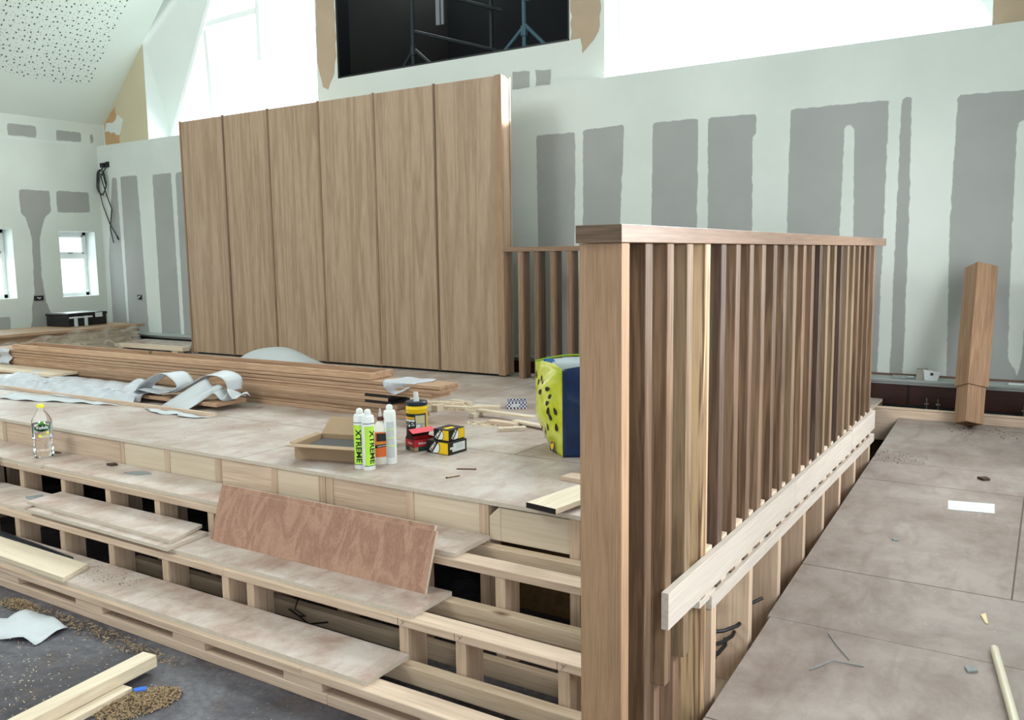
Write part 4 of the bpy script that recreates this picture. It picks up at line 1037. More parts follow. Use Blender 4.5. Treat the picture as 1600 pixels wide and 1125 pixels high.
# rotation that turns label towards camera: local -y faces the camera
def face_cam(x, y): return math.atan2(0-y, 0-x)+PI/2
c1.rotation_euler.z = face_cam(-2.855, 3.095)-.62
dup(c1, (-2.800, 3.092, 0), face_cam(-2.80, 3.09)+.32, 'middle of the three lime and white sealant tubes, black XTREME lettering facing out')
dup(c1, (-2.792, 3.245, 0), face_cam(-2.79, 3.245)-2.35, 'right of the three sealant tubes, its small-print side facing out')

gb = thing('glue_bottle', (-2.828, 3.215, 0), 'white glue bottle with orange label and brown cap between the sealant tubes', 'bottle', rz=face_cam(-2.845, 3.215)+.1); gb.scale = (1.1, 1.1, 1.1)
r = .036; fl = lambda rr, z, t: rr*(1-.28*abs(math.sin(t))**2)
m = MB(); m.lathe([(r-.004, 0), (r, .004), (r, .15), (r-.002, .160), (.026, .180), (.015, .195), (.012, .200)], n=36, fn=fl); build('bottle_body', m, M['glue'], gb, local=True, smooth=True)
m = MB(); m.grid(lambda u, v: ((r+.0006)*math.cos(-2.9+u*2.65), (r+.0006)*math.sin(-2.9+u*2.65)*(1-.28*math.sin(-2.9+u*2.65)**2), .035+v*.115), 24, 4); ol = build('orange_label', m, M['orange'], gb, local=True, smooth=True)
m = MB(); m.grid(lambda u, v: ((r+.0009)*math.cos(-2.2+u*1.3), (r+.0009)*math.sin(-2.2+u*1.3)*(1-.28*math.sin(-2.2+u*1.3)**2), .108+v*.036), 14, 2); m.grid(lambda u, v: ((r+.0009)*math.cos(-2.7+u*2.3), (r+.0009)*math.sin(-2.7+u*2.3)*(1-.28*math.sin(-2.7+u*2.3)**2), .075+v*.014+u*.01), 14, 2); build('dark_label_band', m, M['ink'], ol, local=True, smooth=True)
text(ol, 'GORILLA', .013, Matrix.Translation((0, -.0275, .100)) @ Matrix.Rotation(PI/2, 4, 'X'), M['gold'], bold=.0004)
text(ol, 'WOOD GLUE', .0065, Matrix.Translation((0, -.0278, .0865)) @ Matrix.Rotation(PI/2, 4, 'X') @ Matrix.Rotation(.12, 4, 'Z'), M['white'], bold=.0001)
m = MB(); m.lathe([(.0145, .2005), (.0145, .216), (.010, .219)], n=20); build('cap', m, M['brown'], gb, local=True, smooth=True)
m = MB(); m.lathe([(.007, .2195), (.007, .238), (.0045, .240), (.0045, .252), (.002, .256)], n=16); build('nozzle', m, plain('clear_nozzle', lin('#dfe3e3'), .2, trans=.5), gb, local=True, smooth=True)

# wipes tub
tx, ty = -2.988, 3.705
tub = thing('wipes_tub', (tx, ty, 0), 'yellow tub of wipes with navy lid and a wipe sticking up', 'tub', rz=face_cam(tx, ty))
r = .0595
m = MB(); m.lathe([(r-.004, 0), (r, .004), (r, .188), (r+.0015, .190), (r+.0015, .196), (r-.001, .199), (r-.001, .206), (r-.004, .210)], n=48); build('tub_body', m, M['yellow'], tub, local=True, smooth=True)
m = MB(); m.lathe([(r+.0005, .2105), (r+.001, .213), (r+.001, .229), (r-.003, .233), (.030, .234), (.024, .226), (.01, .226)], n=48); build('lid', m, M['navy'], tub, local=True, smooth=True)
cyl = lambda a0, a1, z0, z1, rr: (lambda u, v: (rr*math.sin(a0+u*(a1-a0)), -rr*math.cos(a0+u*(a1-a0)), z0+v*(z1-z0)))
m = MB(); m.grid(cyl(-2.2, .98, .015, .168, r+.0004), 30, 3); bll = build('black_label', m, M['ink'], tub, local=True, smooth=True)
m = MB(); m.grid(cyl(-.15, .82, .06, .160, r+.0008), 12, 3, 0); m.grid(cyl(-.12, .79, .115, .157, r+.0010), 12, 2, 1); m.grid(cyl(-.1, .30, .072, .108, r+.0012), 10, 2, 2); m.grid(cyl(.38, .76, .07, .105, r+.0012), 10, 2, 1)
build('label_panel', m, [M['greytext'], plain('pale_label', lin('#cfc69a'), .5), M['white']], bll, local=True, smooth=True)
m = MB(); m.grid(cyl(-1.9, -.22, .095, .135, r+.0008), 12, 2, 0); m.grid(lambda u, v: ((r+.0008)*math.sin(-1.9+u*2.7), -(r+.0008)*math.cos(-1.9+u*2.7), .02+v*(.02+.012*u*2)), 20, 2, 1); m.grid(cyl(-1.9, -.22, .138, .150, r+.0008), 12, 2, 1)
build('label_print', m, [M['white'], M['gold']], bll, local=True, smooth=True)
text(bll, 'WIPES', .040, Matrix.Rotation(-.98, 4, 'Z') @ Matrix.Translation((0, 0, .108)), M['ink'], bend=r+.0012, bold=.0015)
m = MB(); m.grid(lambda u, v: (-.014+.028*u*(1-.2*v), .006*math.sin(u*7), .226+v*.058), 8, 6); build('wipe', m, M['white'], tub, local=True, solid=.003)

# two fixings boxes, black and yellow
def fix_box(name, loc, rz, sx, sy, sz, label, end_white):
    e = thing(name, loc, label, 'box', rz=rz)
    m = MB(); m.box(-sx/2, sx/2, -sy/2, sy/2, 0, sz); build('carton', m, M['blackcard'], e, local=True, bevel=.001)
    F = Matrix.Translation((0, -sy/2-.0005, sz/2)) @ Matrix.Rotation(PI/2, 4, 'X')
    Rr = Matrix.Translation((sx/2+.0005, 0, sz/2)) @ Matrix.Rotation(PI/2, 4, 'Z') @ Matrix.Rotation(PI/2, 4, 'X')
    T = Matrix.Translation((0, 0, sz+.0005))
    def art(Mx, wx, hz, nm):
        m = MB(); x0 = -wx*.02; 
        m.prism([(x0, -hz/2+.004), (wx/2-.004, -hz/2+.004), (wx/2-.004, hz/2-.004), (x0-.002, hz/2-.004)], 0, .0002, 0, M=Mx)
        arc = [(x0+wx*.02+math.sin(a)*hz*.26, math.cos(a)*(hz/2-.004)) for a in np.linspace(0, PI, 14)]
        m.prism(list(reversed(arc))+[], .0002, .0004, 2, M=Mx)
        arc = [(x0-wx*.0+math.sin(a)*hz*.24, math.cos(a)*(hz/2-.006)) for a in np.linspace(0, PI, 14)]
        m.prism([(x0-wx*.30, -hz/2+.004)]+list(reversed(arc)), .0004, .0006, 1, M=Mx)
        m.prism([(x0-wx*.46, -hz/2+.003), (x0-wx*.22, -hz/2+.003), (x0+hz*.18, hz/2-.003), (x0-wx*.24, hz/2-.003)], .0006, .0008, 2, M=Mx)
        fp = build(nm, m, [M['timyellow'], M['white'], M['blackcard']], e, local=True)
        text(fp, 'TIMco', hz*.37, Mx @ Matrix.Translation((x0-wx*.20, 0, .001)) @ Matrix.Rotation(math.radians(56), 4, 'Z'), M['white'], bold=.0003, shear=.3)
    art(F, sx, sz, 'front_print')
    if end_white:
        m = MB(); m.prism([(-sy*.30, -sz*.30), (sy*.40, -sz*.30), (sy*.40, sz*.36), (-sy*.25, sz*.36), (-sy*.25, sz*.1), (-sy*.42, sz*.1), (-sy*.42, -sz*.08), (-sy*.30, -sz*.08)], 0, .0003, M=Rr); 
        build('white_label', m, M['paper'], e, local=True)
        m = MB()
        for k in range(4): m.prism([(-sy*.1, sz*(.25-.11*k)), (sy*.3, sz*(.25-.11*k)), (sy*.3, sz*(.29-.11*k)), (-sy*.1, sz*(.29-.11*k))], .0004, .0005, M=Rr)
        build('small_print', m, M['greytext'], e, local=True)
    else: art(Rr, sy, sz, 'side_print')
    m = MB(); m.prism([(-.01, -sy*.3), (.02, -sy*.36), (.03, sy*.1), (0, sy*.2)], 0, .0003, M=T); build('top_print', m, M['timyellow'], e, local=True)
    return e
ang = math.radians(-6)
fix_box('fixings_box', (-2.698, 3.59, 0), math.radians(-5), .155, .145, .068, 'larger black and yellow fixings box on the deck with white label on its end', True)
fix_box('fixings_box', (-2.686, 3.598, .0695), math.radians(-2), .105, .13, .060, 'smaller black and yellow fixings box resting on the larger one', False)
# red box with raised lid
rb = thing('screw_box', (-2.852, 3.572, 0), 'red nail box with raised lid and green base beside the black and yellow boxes', 'box', rz=math.radians(70))
sx, sy, sz, t = .145, .094, .062, .0015
m = MB(); m.box(-sx/2, sx/2, -sy/2, -sy/2+t, .025, sz); m.box(-sx/2, sx/2, sy/2-t, sy/2, .025, sz); m.box(-sx/2, -sx/2+t, -sy/2+t, sy/2-t, .025, sz); m.box(sx/2-t, sx/2, -sy/2+t, sy/2-t, .025, sz)
for q in ((-sx/2, sx/2, -sy/2, -sy/2+t), (-sx/2, sx/2, sy/2-t, sy/2), (-sx/2, -sx/2+t, -sy/2+t, sy/2-t), (sx/2-t, sx/2, -sy/2+t, sy/2-t)): m.box(*q, 0, .025, 1)
m.box(-sx/2+t, sx/2-t, -sy/2+t, sy/2-t, .004, .006, 2); build('carton', m, [M['redcard'], M['greencard'], M['darkred']], rb, local=True)
m = MB(); m.box(-sx/2-.0004, -sx/2-.0001, -sy/2+.0, -sy/2+.05, .002, .022); m.box(-sx/2, -sx/2+.022, -sy/2-.0004, -sy/2-.0001, .002, .024); build('picture_patch', m, M['card'], rb, local=True)
Fm = Matrix.Translation((-.026, -sy/2-.0006, .043)) @ Matrix.Rotation(PI/2, 4, 'X')
text(rb, 'FixFast', .017, Fm, M['white'], bold=.0003)
text(rb, 'Passivated', .008, Matrix.Translation((.012, -sy/2-.0006, .017)) @ Matrix.Rotation(PI/2, 4, 'X'), plain('mint_ink', lin('#58b09a'), .5), bold=.0001)
text(rb, 'Timber', .015, Matrix.Translation((-sx/2-.0006, 0, .043)) @ Matrix.Rotation(-PI/2, 4, 'Z') @ Matrix.Rotation(PI/2, 4, 'X'), M['white'], bold=.0002)
m = MB(); m.face([(-sx/2, sy/2, sz), (sx/2, sy/2, sz), (sx/2+.0, sy/2-.035, sz+.052), (-sx/2, sy/2-.035, sz+.052)], 1); m.face([(-sx/2, sy/2-.035, sz+.052), (sx/2, sy/2-.035, sz+.052), (sx/2, sy/2-.075, sz+.034), (-sx/2, sy/2-.075, sz+.034)], 0)
m.face([(-sx/2, sy/2, sz), (-sx/2, sy/2-.035, sz+.052), (-sx/2, -sy/2+.0, sz)], 1)
build('lid', m, [M['pinkred'], M['darkred']], rb, local=True, solid=.0012)

# blue checked tray
ck = thing('checked_carton', (-3.075, 4.90, 0), 'small open blue and white checked carton alone on the deck', 'box', rz=math.radians(32))
a, h, t = .066, .050, .002
m = MB()
for q in ((-a, a, -a, -a+t), (-a, a, a-t, a), (-a, -a+t, -a+t, a-t), (a-t, a, -a+t, a-t)): m.box(*q, 0, h)
build('carton', m, M['check'], ck, local=True)
m = MB(); m.box(-a+t, a-t, -a+t, a-t, 0, .012); build('carton_base', m, M['card_in'], ck, local=True)
m = MB(); m.box(a+.0002, a+.0008, -.045, .04, .012, .045); m.box(-.04, .015, -a-.0008, -a-.0002, .014, .034); build('paper_label', m, M['paper'], ck, local=True)

# shopping bag
bg = thing('shopping_bag', (-2.0, 3.95, 0), 'glossy kiwi-print and navy shopping bag with white lining, beside the end post', 'bag')
c0 = Vector((-2.09, 3.765)); gdir = Vector((-.72, .69)).normalized(); fdir = Vector((.80, .60)).normalized()
gw, fw, hh = .30, .42, .455
def corner(i, z):
    t = z/hh; gg = gw*(.62+.38*min(1, t*1.15)) ; b = .0
    base = Vector((c0.x, c0.y))
    gd = Vector((-.225, .27)).lerp(Vector((-.285, .215)), min(1, t*2.6)**.7)
    p = {0: base, 1: base+gd, 2: base+gd+fdir*fw, 3: base+fdir*fw}[i]
    return p
    p = {0: base, 1: base+gdir*gg, 2: base+gdir*gg+fdir*fw, 3: base+fdir*fw}[i]
    return p
def wallf(i, j, out, bulge):
    def f(u, v):
        z = v*hh; p = corner(i, z).lerp(corner(j, z), u)
        k = math.sin(PI*u)*bulge*(math.sin(PI*min(1, v*.95+.05))*.8+.2)+.006*math.sin(v*21+u*9)*math.sin(PI*u)
        p = p+out*k; top = .0
        if v == 1: top = 0
        return (p.x, p.y, z+(.02*math.sin(PI*u) if v > .97 else 0))
    return f
nrm = lambda d: Vector((d.y, -d.x))
og = nrm(gdir)*-1 if nrm(gdir).dot(fdir) > 0 else nrm(gdir)
ofr = nrm(fdir) if nrm(fdir).dot(gdir) < 0 else nrm(fdir)*-1
m = MB(); m.grid(wallf(0, 1, og, .035), 24, 30, 0); pg = build('printed_gusset', m, M['kiwi'], bg, smooth=True, solid=.002)
m = MB(); m.grid(wallf(0, 3, ofr, .03), 20, 30, 0); build('navy_front', m, M['bagblue'], bg, smooth=True, solid=.002)
m = MB(); m.grid(wallf(1, 2, -ofr, .03), 16, 20, 0); m.grid(wallf(3, 2, -og, .02), 16, 20, 0); build('back_panel', m, M['bagwhite'], bg, smooth=True, solid=.002)
p = [corner(i, 0) for i in range(4)]; m = MB(); m.prism([(q.x, q.y) for q in p], .002, .006); build('bag_base', m, M['bagblue'], bg)
m = MB(); q0 = corner(1, hh)+gdir*.003; m.tube([(corner(1, hh).lerp(corner(2, hh), t).x, corner(1, hh).lerp(corner(2, hh), t).y, hh+.004+.028*math.sin(PI*t)) for t in np.linspace(0, 1, 12)], .006, 6); build('top_binding', m, plain('green_binding', lin('#7fa024'), .5), bg, smooth=True)
# handle stub
q = corner(0, hh).lerp(corner(1, hh), .62); m = MB(); m.grid(lambda u, v: (q.x-.02+.045*u+.02*v, q.y+.02*u+.005, hh-.03+.05*math.sin(v*2.4)+.01), 6, 8); build('handle', m, M['handle'], bg, solid=.003)
# seeds and emblem printed on the gusset
wf = wallf(0, 1, og, .035)
seeds = [(.90,.86,0),(.66,.83,.2),(.78,.78,.5),(.55,.80,.3),(.36,.745,1.3),(.58,.69,.9),(.30,.66,.8),(.33,.585,1),(.30,.50,.2),(.15,.51,-.5),(.28,.43,-.7),(.38,.30,-.6),(.12,.33,-.2),(.72,.25,-.4),(.50,.24,-.5),(.60,.17,-.3)]
m = MB()
for (u, v, a) in seeds:
    n3 = Vector((og.x, og.y, 0)); p3 = Vector(wf(u, v)); tu = (Vector(wf(min(u+.02, 1), v))-Vector(wf(u-.02, v))).normalized()
    n3 = Vector((0, 0, 1)).cross(tu); n3 = n3 if n3.dot(Vector((og.x, og.y, 0))) > 0 else -n3
    tv = Vector((0, 0, 1)); pts = []
    for k in range(12):
        t = 2*PI*k/12; x_ = .0115*math.sin(t)*(1-.35*math.cos(t)); y_ = .021*math.cos(t)
        xr = x_*math.cos(a)-y_*math.sin(a); yr = x_*math.sin(a)+y_*math.cos(a); pts.append(tuple(p3+n3*.004+tu*xr+tv*yr))
    m.face(pts)
build('kiwi_seeds', m, M['seed'], pg)
def onbag(u, v, dx, dz, d=.005):
    p3 = Vector(wf(u, v)); tu = (Vector(wf(u+.02, v))-Vector(wf(u-.02, v))).normalized(); n3 = Vector((0, 0, 1)).cross(tu); n3 = n3 if n3.dot(Vector((og.x, og.y, 0))) > 0 else -n3
    return tuple(p3+n3*d+tu*dx+Vector((0, 0, dz)))
m = MB(); cu, cv = .36, .12
m.face([onbag(cu, cv, x_, z_, .005) for x_, z_ in ((-.026, -.045), (.026, -.045), (.026, .045), (-.026, .045))], 1)
m.face([onbag(cu, cv, .022*math.cos(t), .040*math.sin(t), .006) for t in np.linspace(0, 2*PI, 20, endpoint=False)], 0)
m.face([onbag(cu, cv, x_, z_, .0066) for x_, z_ in ((-.014, -.004), (.014, -.010), (.014, .002), (-.014, .008))], 2)
m.face([onbag(cu, cv, x_+.008, z_+.012, .0066) for x_, z_ in ((-.004, -.004), (.004, -.004), (.004, .004), (-.004, .004))], 3)
build('emblem', m, [M['timyellow'], M['bagblue'], M['bagblue'], M['redcard']], pg)

# wood offcuts, strips and screws on the deck
def plank(name, a, b, wd, th, z, mat, label, cat='offcut', group=None, tilt=0):
    m = MB(); m.beam((a[0], a[1], z+th/2), (b[0], b[1], z+th/2+tilt), wd, th); return loose(name, m, M[mat], label, cat, group, bevel=.001)
plank('timber_strip', (-3.13, 4.52), (-2.68, 4.47), .055, .014, .030, 'ply_pale', 'weathered strip propped on a block left of the shopping bag', 'strip', tilt=-.0)
plank('wood_block', (-3.14, 4.47), (-3.10, 4.47), .10, .029, 0, 'ply_pale', 'small block under the left end of the propped strip', 'offcut')
plank('timber_strip', (-2.78, 4.40), (-2.25, 4.26), .05, .014, .012, 'ply_pale', 'pale strip running behind the shopping bag', 'strip')
plank('wood_block', (-2.76, 4.42), (-2.73, 4.41), .05, .011, 0, 'ply_pale', 'little packer under the strip behind the shopping bag', 'offcut')
plank('wood_offcut', (-2.93, 4.35), (-2.72, 4.33), .06, .022, 0, 'pine_x', 'pinkish offcut lying beside the propped strip', 'offcut')
plank('wood_offcut', (-2.74, 4.16), (-2.62, 4.27), .05, .022, 0, 'ply_pale', 'short pale offcut nearest the viewer among the scraps left of the bag', 'offcut')
plank('wood_offcut', (-3.30, 4.70), (-3.15, 4.80), .06, .022, 0, 'ply_pale', 'flat pale offcut left of the blue checked carton', 'offcut')
plank('wood_offcut', (-3.50, 4.53), (-3.45, 4.53), .07, .042, 0, 'ply_pale', 'stubby pale block beyond the yellow tub', 'offcut')
plank('wood_offcut', (-3.50, 4.62), (-3.32, 4.66), .05, .022, 0, 'ply_pale', 'pale offcut lying right of the stubby block', 'offcut')
plank('wood_offcut', (-3.72, 4.70), (-3.45, 4.80), .04, .02, 0, 'ply_pale', 'long sliver offcut beyond the stubby block', 'offcut')
plank('wood_offcut', (-3.60, 4.86), (-3.42, 4.84), .04, .02, 0, 'ply_pale', 'farthest pale offcut in the scatter past the board stack', 'offcut')
def chips(name, cx, cy, z, rx, ry, n, mat, label, seed=1, h=.02, s=.012, zfn=None, rot=0):
    rg = random.Random(seed); m = MB()
    for k in range(n):
        a = rg.uniform(0, 2*PI); q = rg.random()**.6; lx = math.cos(a)*rx*q; ly = math.sin(a)*ry*q
        x = cx+lx*math.cos(rot)-ly*math.sin(rot); y = cy+lx*math.sin(rot)+ly*math.cos(rot); zz = (zfn(x, y) if zfn else z)+rg.random()*h*(1-q)**1.0
        d = Vector((rg.uniform(-1, 1), rg.uniform(-1, 1), rg.uniform(-.3, .5))).normalized()*s*rg.uniform(.4, 1); sd = d.cross(Vector((rg.uniform(-1, 1), rg.uniform(-1, 1), 1))).normalized()*s*.16
        p = Vector((x, y, zz+s*.3)); m.face([p-d-sd, p-d+sd, p+d+sd, p+d-sd])
    return tag(build(name, m, M[mat]), label, 'sawdust', kind='stuff')
chips('wood_shavings', -3.52, 4.70, 0, .32, .16, 700, 'palechip', 'pale wood shavings scattered among the offcuts past the board stack', 2, h=.015)
chips('wood_shavings', -2.93, 4.30, 0, .14, .09, 120, 'palechip', 'thin sprinkle of pale shavings by the propped strip', 3, h=.003)
def screw(a, b, label):
    e = thing('wood_screw', (a[0], a[1], 0), label, 'screw', group='screws on the deck'); A = Vector((a[0], a[1], .004)); B = Vector((b[0], b[1], .003))
    m = MB(); m.tube([A, B, B+(B-A).normalized()*.006], [.0028, .0028, .0005], 8); build('shank', m, M['screw'], e, smooth=True)
    m = MB(); m.tube([A-(B-A).normalized()*.006, A], [.006, .0028], 10); build('screw_head', m, M['screw'], e, smooth=True)
screw((-2.34, 3.335), (-2.42, 3.30), 'long screw lying alone between the bag and the stage edge')
screw((-2.36, 3.14), (-2.335, 3.20), 'short dark screw left of the pale black-ended board')
m = MB(); m.prism([(-1.778, 2.893), (-1.628, 2.863), (-1.50, 3.03), (-1.64, 3.08)], .0, .0, 0)
m = MB(); Mx = Matrix.Translation((-1.70, 2.88, .012)) @ Matrix.Rotation(math.radians(-9), 4, 'Z')
m.box(-.075, .075, 0, .34, 0, .022, 0, M=Mx); m.box(-.075, .075, -.004, -.0002, 0, .022, 1, M=Mx)
loose('oak_offcut', m, [M['pale_y'], M['black_edge']], 'pale board with black end overhanging the stage edge by the end post', 'offcut')
plank('wood_offcut', (-1.72, 3.20), (-1.55, 3.25), .07, .0115, 0, 'pine_x', 'thin packer hidden under the black-ended board', 'offcut')
plank('wood_offcut', (-1.88, 3.42), (-1.70, 3.40), .09, .018, 0, 'pine_x', 'pinkish offcut left of the end post near the bag', 'offcut')

# ------------------------------------------------------------------ items on the steps
vb = thing('water_bottle', (-5.17, 2.80, -.15), 'clear plastic water bottle with yellow cap and green label, on the top step', 'bottle', rz=face_cam(-5.17, 2.80)); 
vb.scale = (1.25, 1.25, 1.18)
k_ = 1
prof = [(.030, 0), (.040, .004), (.043, .012), (.043, .07), (.041, .085), (.043, .10), (.043, .175), (.041, .195), (.030, .222), (.018, .240), (.0135, .247), (.0135, .258)]
sqr = lambda rr, z, t: rr*(1+.05*math.cos(4*t)) if z < .2 else rr
m = MB(); m.lathe(prof, n=36, fn=sqr); build('bottle_body', m, M['pet'], vb, local=True, smooth=True)
m = MB(); m.lathe([(r_-.0018, z_+.002) for r_, z_ in prof if z_ < .19], n=36, fn=sqr); build('water', m, M['water'], vb, local=True, smooth=True)
m = MB(); m.lathe([(.0155, .2585), (.0155, .272), (.0145, .274)], n=24); build('cap', m, M['capyellow'], vb, local=True, smooth=True)
Rb = .0452
def bl(a, z): return (Rb*math.sin(a), -Rb*math.cos(a), z)
m = MB(); m.face([bl(.85*math.cos(t), .158+.018*math.sin(t)) for t in np.linspace(0, 2*PI, 28, endpoint=False)], 0)
Rb = .0449; m.face([bl(-.65, .158), bl(-.3, .182), bl(-.05, .194), bl(.2, .186), bl(.6, .160)], 1)
gem = build('green_emblem', m, [plain('deep_green', lin('#1d5a3c'), .4), plain('leaf_green', lin('#63b33a'), .4)], vb, local=True)
text(gem, 'Volvic', .024, Matrix.Translation((0, 0, .160)), M['white'], bend=.0456, bold=.0006)
m = MB(); Rb = .0450
for ca, cz, mi in ((-.25, .118, 0), (.12, .123, 1), (.55, .132, 0)): m.face([bl(ca+.16*math.cos(t), cz+.007*math.sin(t)) for t in np.linspace(0, 2*PI, 14, endpoint=False)], mi)
build('fruit_print', m, [M['capyellow'], plain('lime_print', lin('#9ed06a'), .4)], vb, local=True)
m = MB(); m.grid(lambda u, v: (.0452*math.sin(.95+u*.45), -.0452*math.cos(.95+u*.45), .105+v*.07), 6, 2); build('side_label', m, M['greytext'], vb, local=True)

# dark tool bag edge at the far left
db = thing('tool_bag', (-5.60, 2.50, -.30), 'black tool bag with pale patch on the second step at the far left', 'bag')
m = MB(); m.box(-5.78, -5.40, 2.42, 2.62, -.299, -.08); build('bag_body', m, M['black'], db, bevel=.02)
m = MB(); m.box(-5.4, -5.396, 2.47, 2.60, -.27, -.235); build('white_patch', m, M['white'], db)
m = MB(); m.box(-5.40, -5.396, 2.53, 2.60, -.125, -.10); build('lime_patch', m, M['lime'], db)

# two red plywood boards leaning on the top step
def lean(x0, x1, yb, zb, yt, zt_, th, name, label):
    m = MB(); d = Vector((0, yt-yb, zt_-zb)).normalized(); n = Vector((0, -d.z, d.y)); L_ = math.hypot(yt-yb, zt_-zb)
    e = bpy.data.objects.new(name, None)
    P = []
    for x in (x0, x1):
        for a, b in ((0, 0), (L_, 0), (L_, -th), (0, -th)):
            P.append(Vector((x, yb, zb))+d*a+n*(-b if False else b)*1.0)
    m.v = [tuple(p) for p in P]; m.f = [(0, 1, 2, 3), (7, 6, 5, 4), (0, 4, 5, 1), (1, 5, 6, 2), (2, 6, 7, 3), (3, 7, 4, 0)]; m.m = [1, 1, 0, 1, 0, 1]
    return loose(name, m, [M['red_ply'], M['ply_pale']], label, 'board')
# top edges pale, faces red
lean(-3.33, -2.055, 2.567, -.2995, 2.652, -.066, .014, 'plywood_board', 'front one of two reddish plywood boards leaning against the top step')
lean(-3.37, -2.075, 2.585, -.2995, 2.670, -.050, .014, 'plywood_board', 'rear one of two reddish plywood boards leaning against the top step')
# loose boards on the second step
def slab(pts, z0, z1, name, mat, label, tiltx=0):
    m = MB(); m.prism(pts, z0, z1); m.m = [1, 0]+[1]*len(pts); return loose(name, m, [M[mat], M['ply_edge'] if mat == 'tread' else M['ply_pale']], label, 'board')
slab([(-4.60, 2.378), (-3.395, 2.362), (-3.43, 2.612), (-4.62, 2.60)], -.2995, -.283, 'plywood_offcut', 'tread', 'lower of two loose plywood strips lying on the second step')
slab([(-4.70, 2.43), (-3.43, 2.41), (-3.50, 2.64), (-4.72, 2.635)], -.2825, -.266, 'plywood_offcut', 'tread', 'upper of two loose plywood strips lying on the second step')
slab([(-5.2, 2.137), (-3.83, 2.115), (-3.905, 2.282), (-5.2, 2.290)], -.4495, -.428, 'plywood_offcut', 'ply_pale', 'pale birch plywood strip with stains on the lowest step at far left')
m = MB(); m.beam((-4.95, 2.352, -.441), (-4.08, 2.305, -.441), .014, .014); m.beam((-4.95, 2.340, -.446), (-4.08, 2.293, -.446), .02, .005)
loose('metal_angle', m, M['lead'], 'dark metal angle strip behind the pale plywood strip on the lowest step', 'metal strip')
def flake(pts, z, label, mat='greyflake', name='board_flake', th=.006):
    m = MB(); m.prism(jitter(pts, .006, .03), z, z+th); return loose(name, m, M[mat], label, 'debris')
flake([(-4.36, 2.80), (-4.25, 2.80), (-4.19, 2.86), (-4.28, 2.87)], -.15, 'grey crumbled flake on the top step below the stage riser')
flake([(-4.90, 2.53), (-4.78, 2.50), (-4.74, 2.56), (-4.86, 2.60)], -.30, 'grey flake on the second step beside the loose plywood strips')
flake([(-4.62, 2.86), (-4.57, 2.85), (-4.55, 2.89), (-4.60, 2.90)], -.15, 'small rust-coloured chip against the stage riser', 'debris', 'wood_chip', .012)
flake([(-5.25, 2.90), (-5.20, 2.88), (-5.17, 2.90), (-5.22, 2.91)], -.15, 'tiny chip beside the water bottle at the left', 'debris', 'wood_chip', .006)
# cable inside the steps
m = MB(); m.tube([(-2.72, 2.52, -.44), (-2.70, 2.48, -.47), (-2.66, 2.50, -.50), (-2.72, 2.52, -.52), (-2.76, 2.50, -.49), (-2.72, 2.47, -.47), (-2.64, 2.5, -.53), (-2.6, 2.6, -.55)], .0035, 8)
loose('loose_cable', m, M['black'], 'black cable curling in the gap under the second step', 'cable', smooth=True)
m = MB(); m.tube([(-1.05+.10*math.cos(t*.5)+.008*t*.2, 2.78+.13*math.sin(t*.5)+.004*t, -.40+.003*t-.0*t) for t in range(40)]+[(-.93, 3.1, -.30), (-.9, 3.2, -.30)], .007, 8)
loose('cable_bundle', m, M['black'], 'black cable loops inside the side framing under the balustrade', 'cable', smooth=True)

# ------------------------------------------------------------------ foreground floor, lower left
pk = 'pine_y'
Fh = FZ+.045
m = MB(); m.beam((-2.945, 1.945, Fh-.0), (-2.88, 1.30, Fh-.0), .075, .047); loose('pine_stud', m, M['pale_y'], 'thick pale pine stud lying on the dark floor, the larger of two', 'timber', bevel=.002)
m = MB(); m.beam((-2.862, 1.79, FZ+.013), (-2.80, 1.2, FZ+.013), .050, .024); loose('pine_batten', m, M['pale_y'], 'thinner pale batten lying beside the pine stud on the dark floor', 'timber', bevel=.002)
m = MB(); m.box(-2.98, -2.85, 1.50, 1.56, FZ, FZ+.021); loose('wood_packer', m, M['pine_x'], 'packer under the pine stud on the dark floor', 'offcut')
flat_sheet([(-4.02, 1.86), (-3.92, 1.90), (-3.955, 2.0), (-3.82, 2.01), (-3.60, 1.99), (-3.57, 1.90), (-3.55, 1.82), (-3.64, 1.82), (-3.69, 1.79), (-4.0, 1.70)], FZ, 'foam_offcut', 'pale blue-white foam sheet scrap on the dark floor at left', wob=.02)
chips('sawdust_pile', -2.75, 1.76, FZ, .15, .10, 1800, 'sawdust', 'heap of curly sawdust shavings beside the pine stud', 5, h=.03, s=.011, rot=1.2)
chips('sawdust_pile', -3.45, 2.03, FZ, .60, .05, 520, 'sawdust', 'trail of sawdust along the foot of the lowest step', 6, h=.012, s=.010, rot=0)
chips('sawdust_pile', -4.05, 2.02, FZ, .14, .05, 500, 'sawdust', 'small clump of shavings beyond the foam scrap at the left edge', 7, h=.03, s=.011)
chips('sawdust_scatter', -3.3, 1.6, FZ, .7, .45, 500, 'palechip', 'pale specks of sawdust scattered over the dark floor', 8, h=.002, s=.006)
chips('sawdust_scatter', -3.4, 2.15, FZ+.04, .3, .03, 160, 'sawdust', 'sawdust caught on the sole plate under the lowest step', 9, h=.004, s=.008)
m = MB(); m.prism([(-2.805, 1.775), (-2.780, 1.765), (-2.755, 1.795), (-2.775, 1.812), (-2.79, 1.80)], FZ+.034, FZ+.037); loose('blue_tape', m, M['blue'], 'scrap of bright blue tape on the sawdust heap', 'tape')

